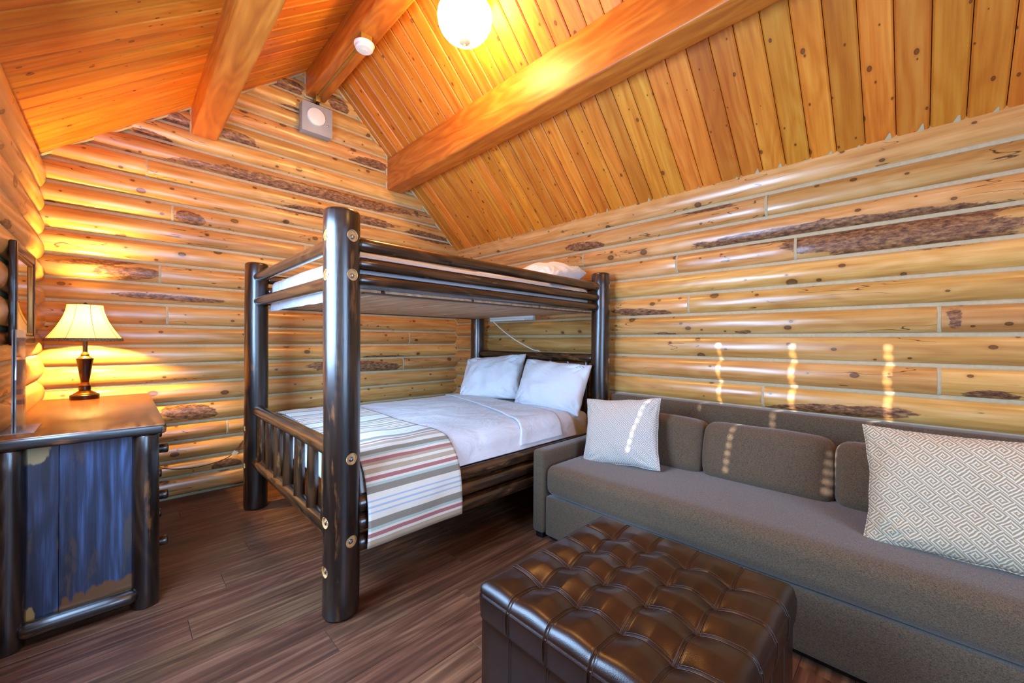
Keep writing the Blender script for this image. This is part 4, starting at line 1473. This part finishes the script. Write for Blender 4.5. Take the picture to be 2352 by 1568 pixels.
ext = HA - 0.035 + 0.035 * math.pi / 2 + (LIDZ - 0.035 - LIDB)
NO = 250
co = []
for i in range(NO + 1):
    co.append(-ext + 2 * ext * i / NO)
vs, fs = [], []
for s in co:
    px, dx = wrap(s)
    for t in co:
        py, dy = wrap(t)
        h = tuft(s, t)
        drop = min(dx + dy, LIDZ - LIDB) if (dx > 0.035 or dy > 0.035) else math.hypot(dx, dy) if (dx and dy) else dx + dy
        nx = (abs(px) / HA) ** 8 * (1 if px > 0 else -1) if dx else 0
        ny = (abs(py) / HA) ** 8 * (1 if py > 0 else -1) if dy else 0
        # corner rounding
        x, y = px, py
        if dx and dy:
            c = HA - 0.035
            vx, vy = abs(x) - c, abs(y) - c
            rr = math.hypot(vx, vy)
            if rr > 0.035:
                x = math.copysign(c + vx * 0.035 / rr, x)
                y = math.copysign(c + vy * 0.035 / rr, y)
        bul = 0.004 * math.sin(min(1.0, drop / (LIDZ - LIDB)) * math.pi)
        if drop > 0.03:
            g = h
            x += math.copysign(bul + (g if dx else 0), x) if dx > dy else 0
            y += math.copysign(bul + (g if dy else 0), y) if dy >= dx else 0
            z = LIDZ - drop
        else:
            z = LIDZ - drop + h
        vs.append((x, y, z))
for i in range(NO):
    for j in range(NO):
        fs.append((i * (NO + 1) + j, (i + 1) * (NO + 1) + j, (i + 1) * (NO + 1) + j + 1, i * (NO + 1) + j + 1))
lid = mk('lid', pyd('lid', vs, fs), M_LEATHER, ot, Matrix.Translation((OC.x, OC.y, 0)), sharp=0)
M_THREAD = plain('stitch_thread', '#3d2617', 0.5)
# stitched double seams
for a in tx:
    for off in (-0.0062, 0.0062):
        for ax in (0, 1):
            pts = []
            t = -ext * 0.985
            while t <= ext * 0.985:
                s = a + off
                (px, dx), (py, dy) = wrap(s), wrap(t)
                h = tuft(s, t)
                if dy > 0.03:
                    p = (px, py + math.copysign(0.004 * math.sin(min(1, dy / (LIDZ - LIDB)) * math.pi) + h + 0.0003, py), LIDZ - dy)
                else:
                    p = (px, py, LIDZ - dy + h + 0.0004)
                if ax:
                    p = (p[1], p[0], p[2])
                pts.append((p[0] + OC.x, p[1] + OC.y, p[2]))
                t += 0.008
            mk('stitching', tube_mesh('stitching', pts, 0.0007, 4), M_THREAD, lid)
HB = HA - 0.008
cushion('body', OC.x - HB, OC.x + HB, OC.y - HB, OC.y + HB, 0.02, LIDB - 0.003, M_LEATHER, ot, r=0.018, n=10)
ringp = []
for (sx, sy) in ((1, 1), (-1, 1), (-1, -1), (1, -1)):
    for q in range(5):
        a = math.atan2(sy, sx) - math.pi / 4 + q * math.pi / 8
        ringp.append((OC.x + sx * (HB - 0.02) + 0.023 * math.cos(a), OC.y + sy * (HB - 0.02) + 0.023 * math.sin(a), LIDB - 0.003))
mk('piping', tube_mesh('piping', ringp, 0.0035, 8, True), M_LEATHER, ot)
for a in tx:
    for (dx, dy) in ((1, 0), (-1, 0), (0, 1), (0, -1)):
        for off in (-0.004, 0.004):
            if dx:
                pts = [(OC.x + dx * (HB + 0.0004), OC.y + a + off, LIDB - 0.012), (OC.x + dx * (HB + 0.0004), OC.y + a + off, 0.03)]
            else:
                pts = [(OC.x + a + off, OC.y + dy * (HB + 0.0004), LIDB - 0.012), (OC.x + a + off, OC.y + dy * (HB + 0.0004), 0.03)]
            mk('stitching', tube_mesh('body_seam', pts, 0.0009, 4), M_THREAD, ot)
for sx in (-1, 1):
    for sy in (-1, 1):
        box('foot', OC.x + sx * 0.27 - 0.02, OC.x + sx * 0.27 + 0.02, OC.y + sy * 0.27 - 0.02, OC.y + sy * 0.27 + 0.02, 0, 0.025, M_BLACK, ot)

# ---------------------------------------------------------------- ceiling fittings


def ceiling_light(cx_, cy_, cz_, label, energy_mat):
    o = empty('ceiling_light', (cx_, cy_, cz_), label, 'light fixture', group='ceiling lights')
    bowl = [(0.012, -0.135), (0.05, -0.128), (0.085, -0.112), (0.118, -0.088), (0.145, -0.055), (0.160, -0.02), (0.165, 0.015), (0.161, 0.045), (0.148, 0.07), (0.120, 0.09)]
    lathe('glass_bowl', bowl, (cx_, cy_, cz_), energy_mat, o, seg=40, cap=False, sharp=0)
    lathe('bowl_band', [(0.122, 0.084), (0.127, 0.088), (0.127, 0.098), (0.10, 0.106), (0.03, 0.112)], (cx_, cy_, cz_), M_BRASS, o, seg=40)
    lathe('finial', [(0.004, -0.158), (0.008, -0.153), (0.008, -0.147), (0.022, -0.142), (0.034, -0.132), (0.036, -0.124), (0.02, -0.122)], (cx_, cy_, cz_), plain('finial_cream', '#e6d6a4', 0.4), o, seg=20)
    zt = zr(cx_)
    lathe('stem', [(0.014, 0.105), (0.014, zt - cz_ + 0.0)], (cx_, cy_, cz_), M_BRASS, o, seg=16)
    rot = Matrix.Rotation(math.atan(0.949), 4, 'Y')
    lathe('canopy', [(0.02, -0.045), (0.055, -0.03), (0.072, -0.01), (0.074, -0.001)], (cx_ + 0.0, cy_, zt), M_BRASS, o, rot=rot, seg=28)
    return o


ceiling_light(1.488, 1.931, 3.09, 'lit glass bowl ceiling light with brass finial near the ridge', M_BOWL)
ceiling_light(1.488, -0.75, 3.09, 'second lit glass bowl ceiling light behind the camera', M_BOWL2)

# smoke detector on the ridge beam, fed by a brass channel
sd = empty('smoke_detector', (1.20, 2.72, 3.25), 'round white smoke detector mounted under the ridge beam', 'smoke detector')
lathe('mount_box', [(0.055, -0.05), (0.055, 0.0)], (1.205, 2.70, 3.25), M_BRASS, sd, seg=4, rot=Matrix.Rotation(R(45), 4, 'Z'), label='tan square junction box')
tilt = Matrix.Rotation(R(0), 4, 'X')
lathe('base_plate', [(0.066, -0.062), (0.068, -0.058), (0.068, -0.052), (0.064, -0.050)], (1.205, 2.70, 3.25), M_WHITE, sd, seg=32)
lathe('housing', [(0.008, -0.095), (0.016, -0.0955), (0.018, -0.093), (0.050, -0.091), (0.058, -0.084), (0.060, -0.070), (0.058, -0.062)], (1.205, 2.70, 3.25), M_WHITE, sd, seg=32)
ch = empty('cable_channel', (1.215, 3.2, 3.25), 'thin brass cable channel running along the ridge beam', 'cable channel')
box('channel', 1.205, 1.225, 2.74, 3.66, 3.240, 3.250, M_BRASS, ch, 0.002)
box('elbow', 1.195, 1.235, 3.625, 3.70, 3.20, 3.250, M_BRASS, ch, 0.003)
lathe('conduit_nut', [(0.014, 0), (0.014, 0.03)], (1.215, 3.645, 3.165), M_BLACK, ch, seg=12)

# grey metal box with the white disc on the gable
gb = empty('metal_box', (1.20, 3.63, 2.90), 'grey metal equipment box with a white disc on the gable logs', 'equipment box')
BX0, BX1, BY0, BY1, BZ0, BZ1 = 1.083, 1.322, 3.605, 3.70, 2.910, 3.152
box('case', BX0, BX1, BY0 + 0.006, BY1, BZ0, BZ1, M_GREYMETAL, gb, 0.002)
door = box('door', BX0 - 0.003, BX1 + 0.003, BY0, BY0 + 0.006, BZ0 - 0.003, BZ1 + 0.003, M_GREYMETAL, gb, 0.0015)
rotf = Matrix.Rotation(R(90), 4, 'X')
lathe('screw', [(0.007, 0), (0.007, 0.003), (0.004, 0.005)], (BX1 - 0.035, BY0, BZ0 + 0.095), M_STEEL, door, seg=14, rot=rotf)
ap = lathe('access_point', [(0.074, 0.0), (0.0745, 0.008), (0.070, 0.016), (0.05, 0.021), (0.027, 0.0225), (0.0265, 0.0215), (0.025, 0.0215), (0.0245, 0.0228), (0.01, 0.0232)], (BX0 + 0.107, BY0, BZ0 + 0.135), M_WHITE, gb, seg=40, rot=rotf, label='round white wireless access disc')
M_KNOCK = plain('knockout_edge', '#b2b0a8', 0.5, 0.2)
for i in range(5):
    x = BX0 + 0.03 + i * 0.045
    mk('knockout', tube_mesh('knockout', [(x + 0.011 * math.cos(a), BY0 + 0.05 + 0.011 * math.sin(a), BZ0 - 0.0005) for a in [2 * math.pi * q / 16 for q in range(16)]], 0.0012, 4, True), M_KNOCK, gb)
    z = BZ0 + 0.03 + i * 0.045
    mk('knockout', tube_mesh('knockout', [(BX0 - 0.0005, BY0 + 0.05 + 0.011 * math.sin(a), z + 0.011 * math.cos(a)) for a in [2 * math.pi * q / 16 for q in range(16)]], 0.0012, 4, True), M_KNOCK, gb)
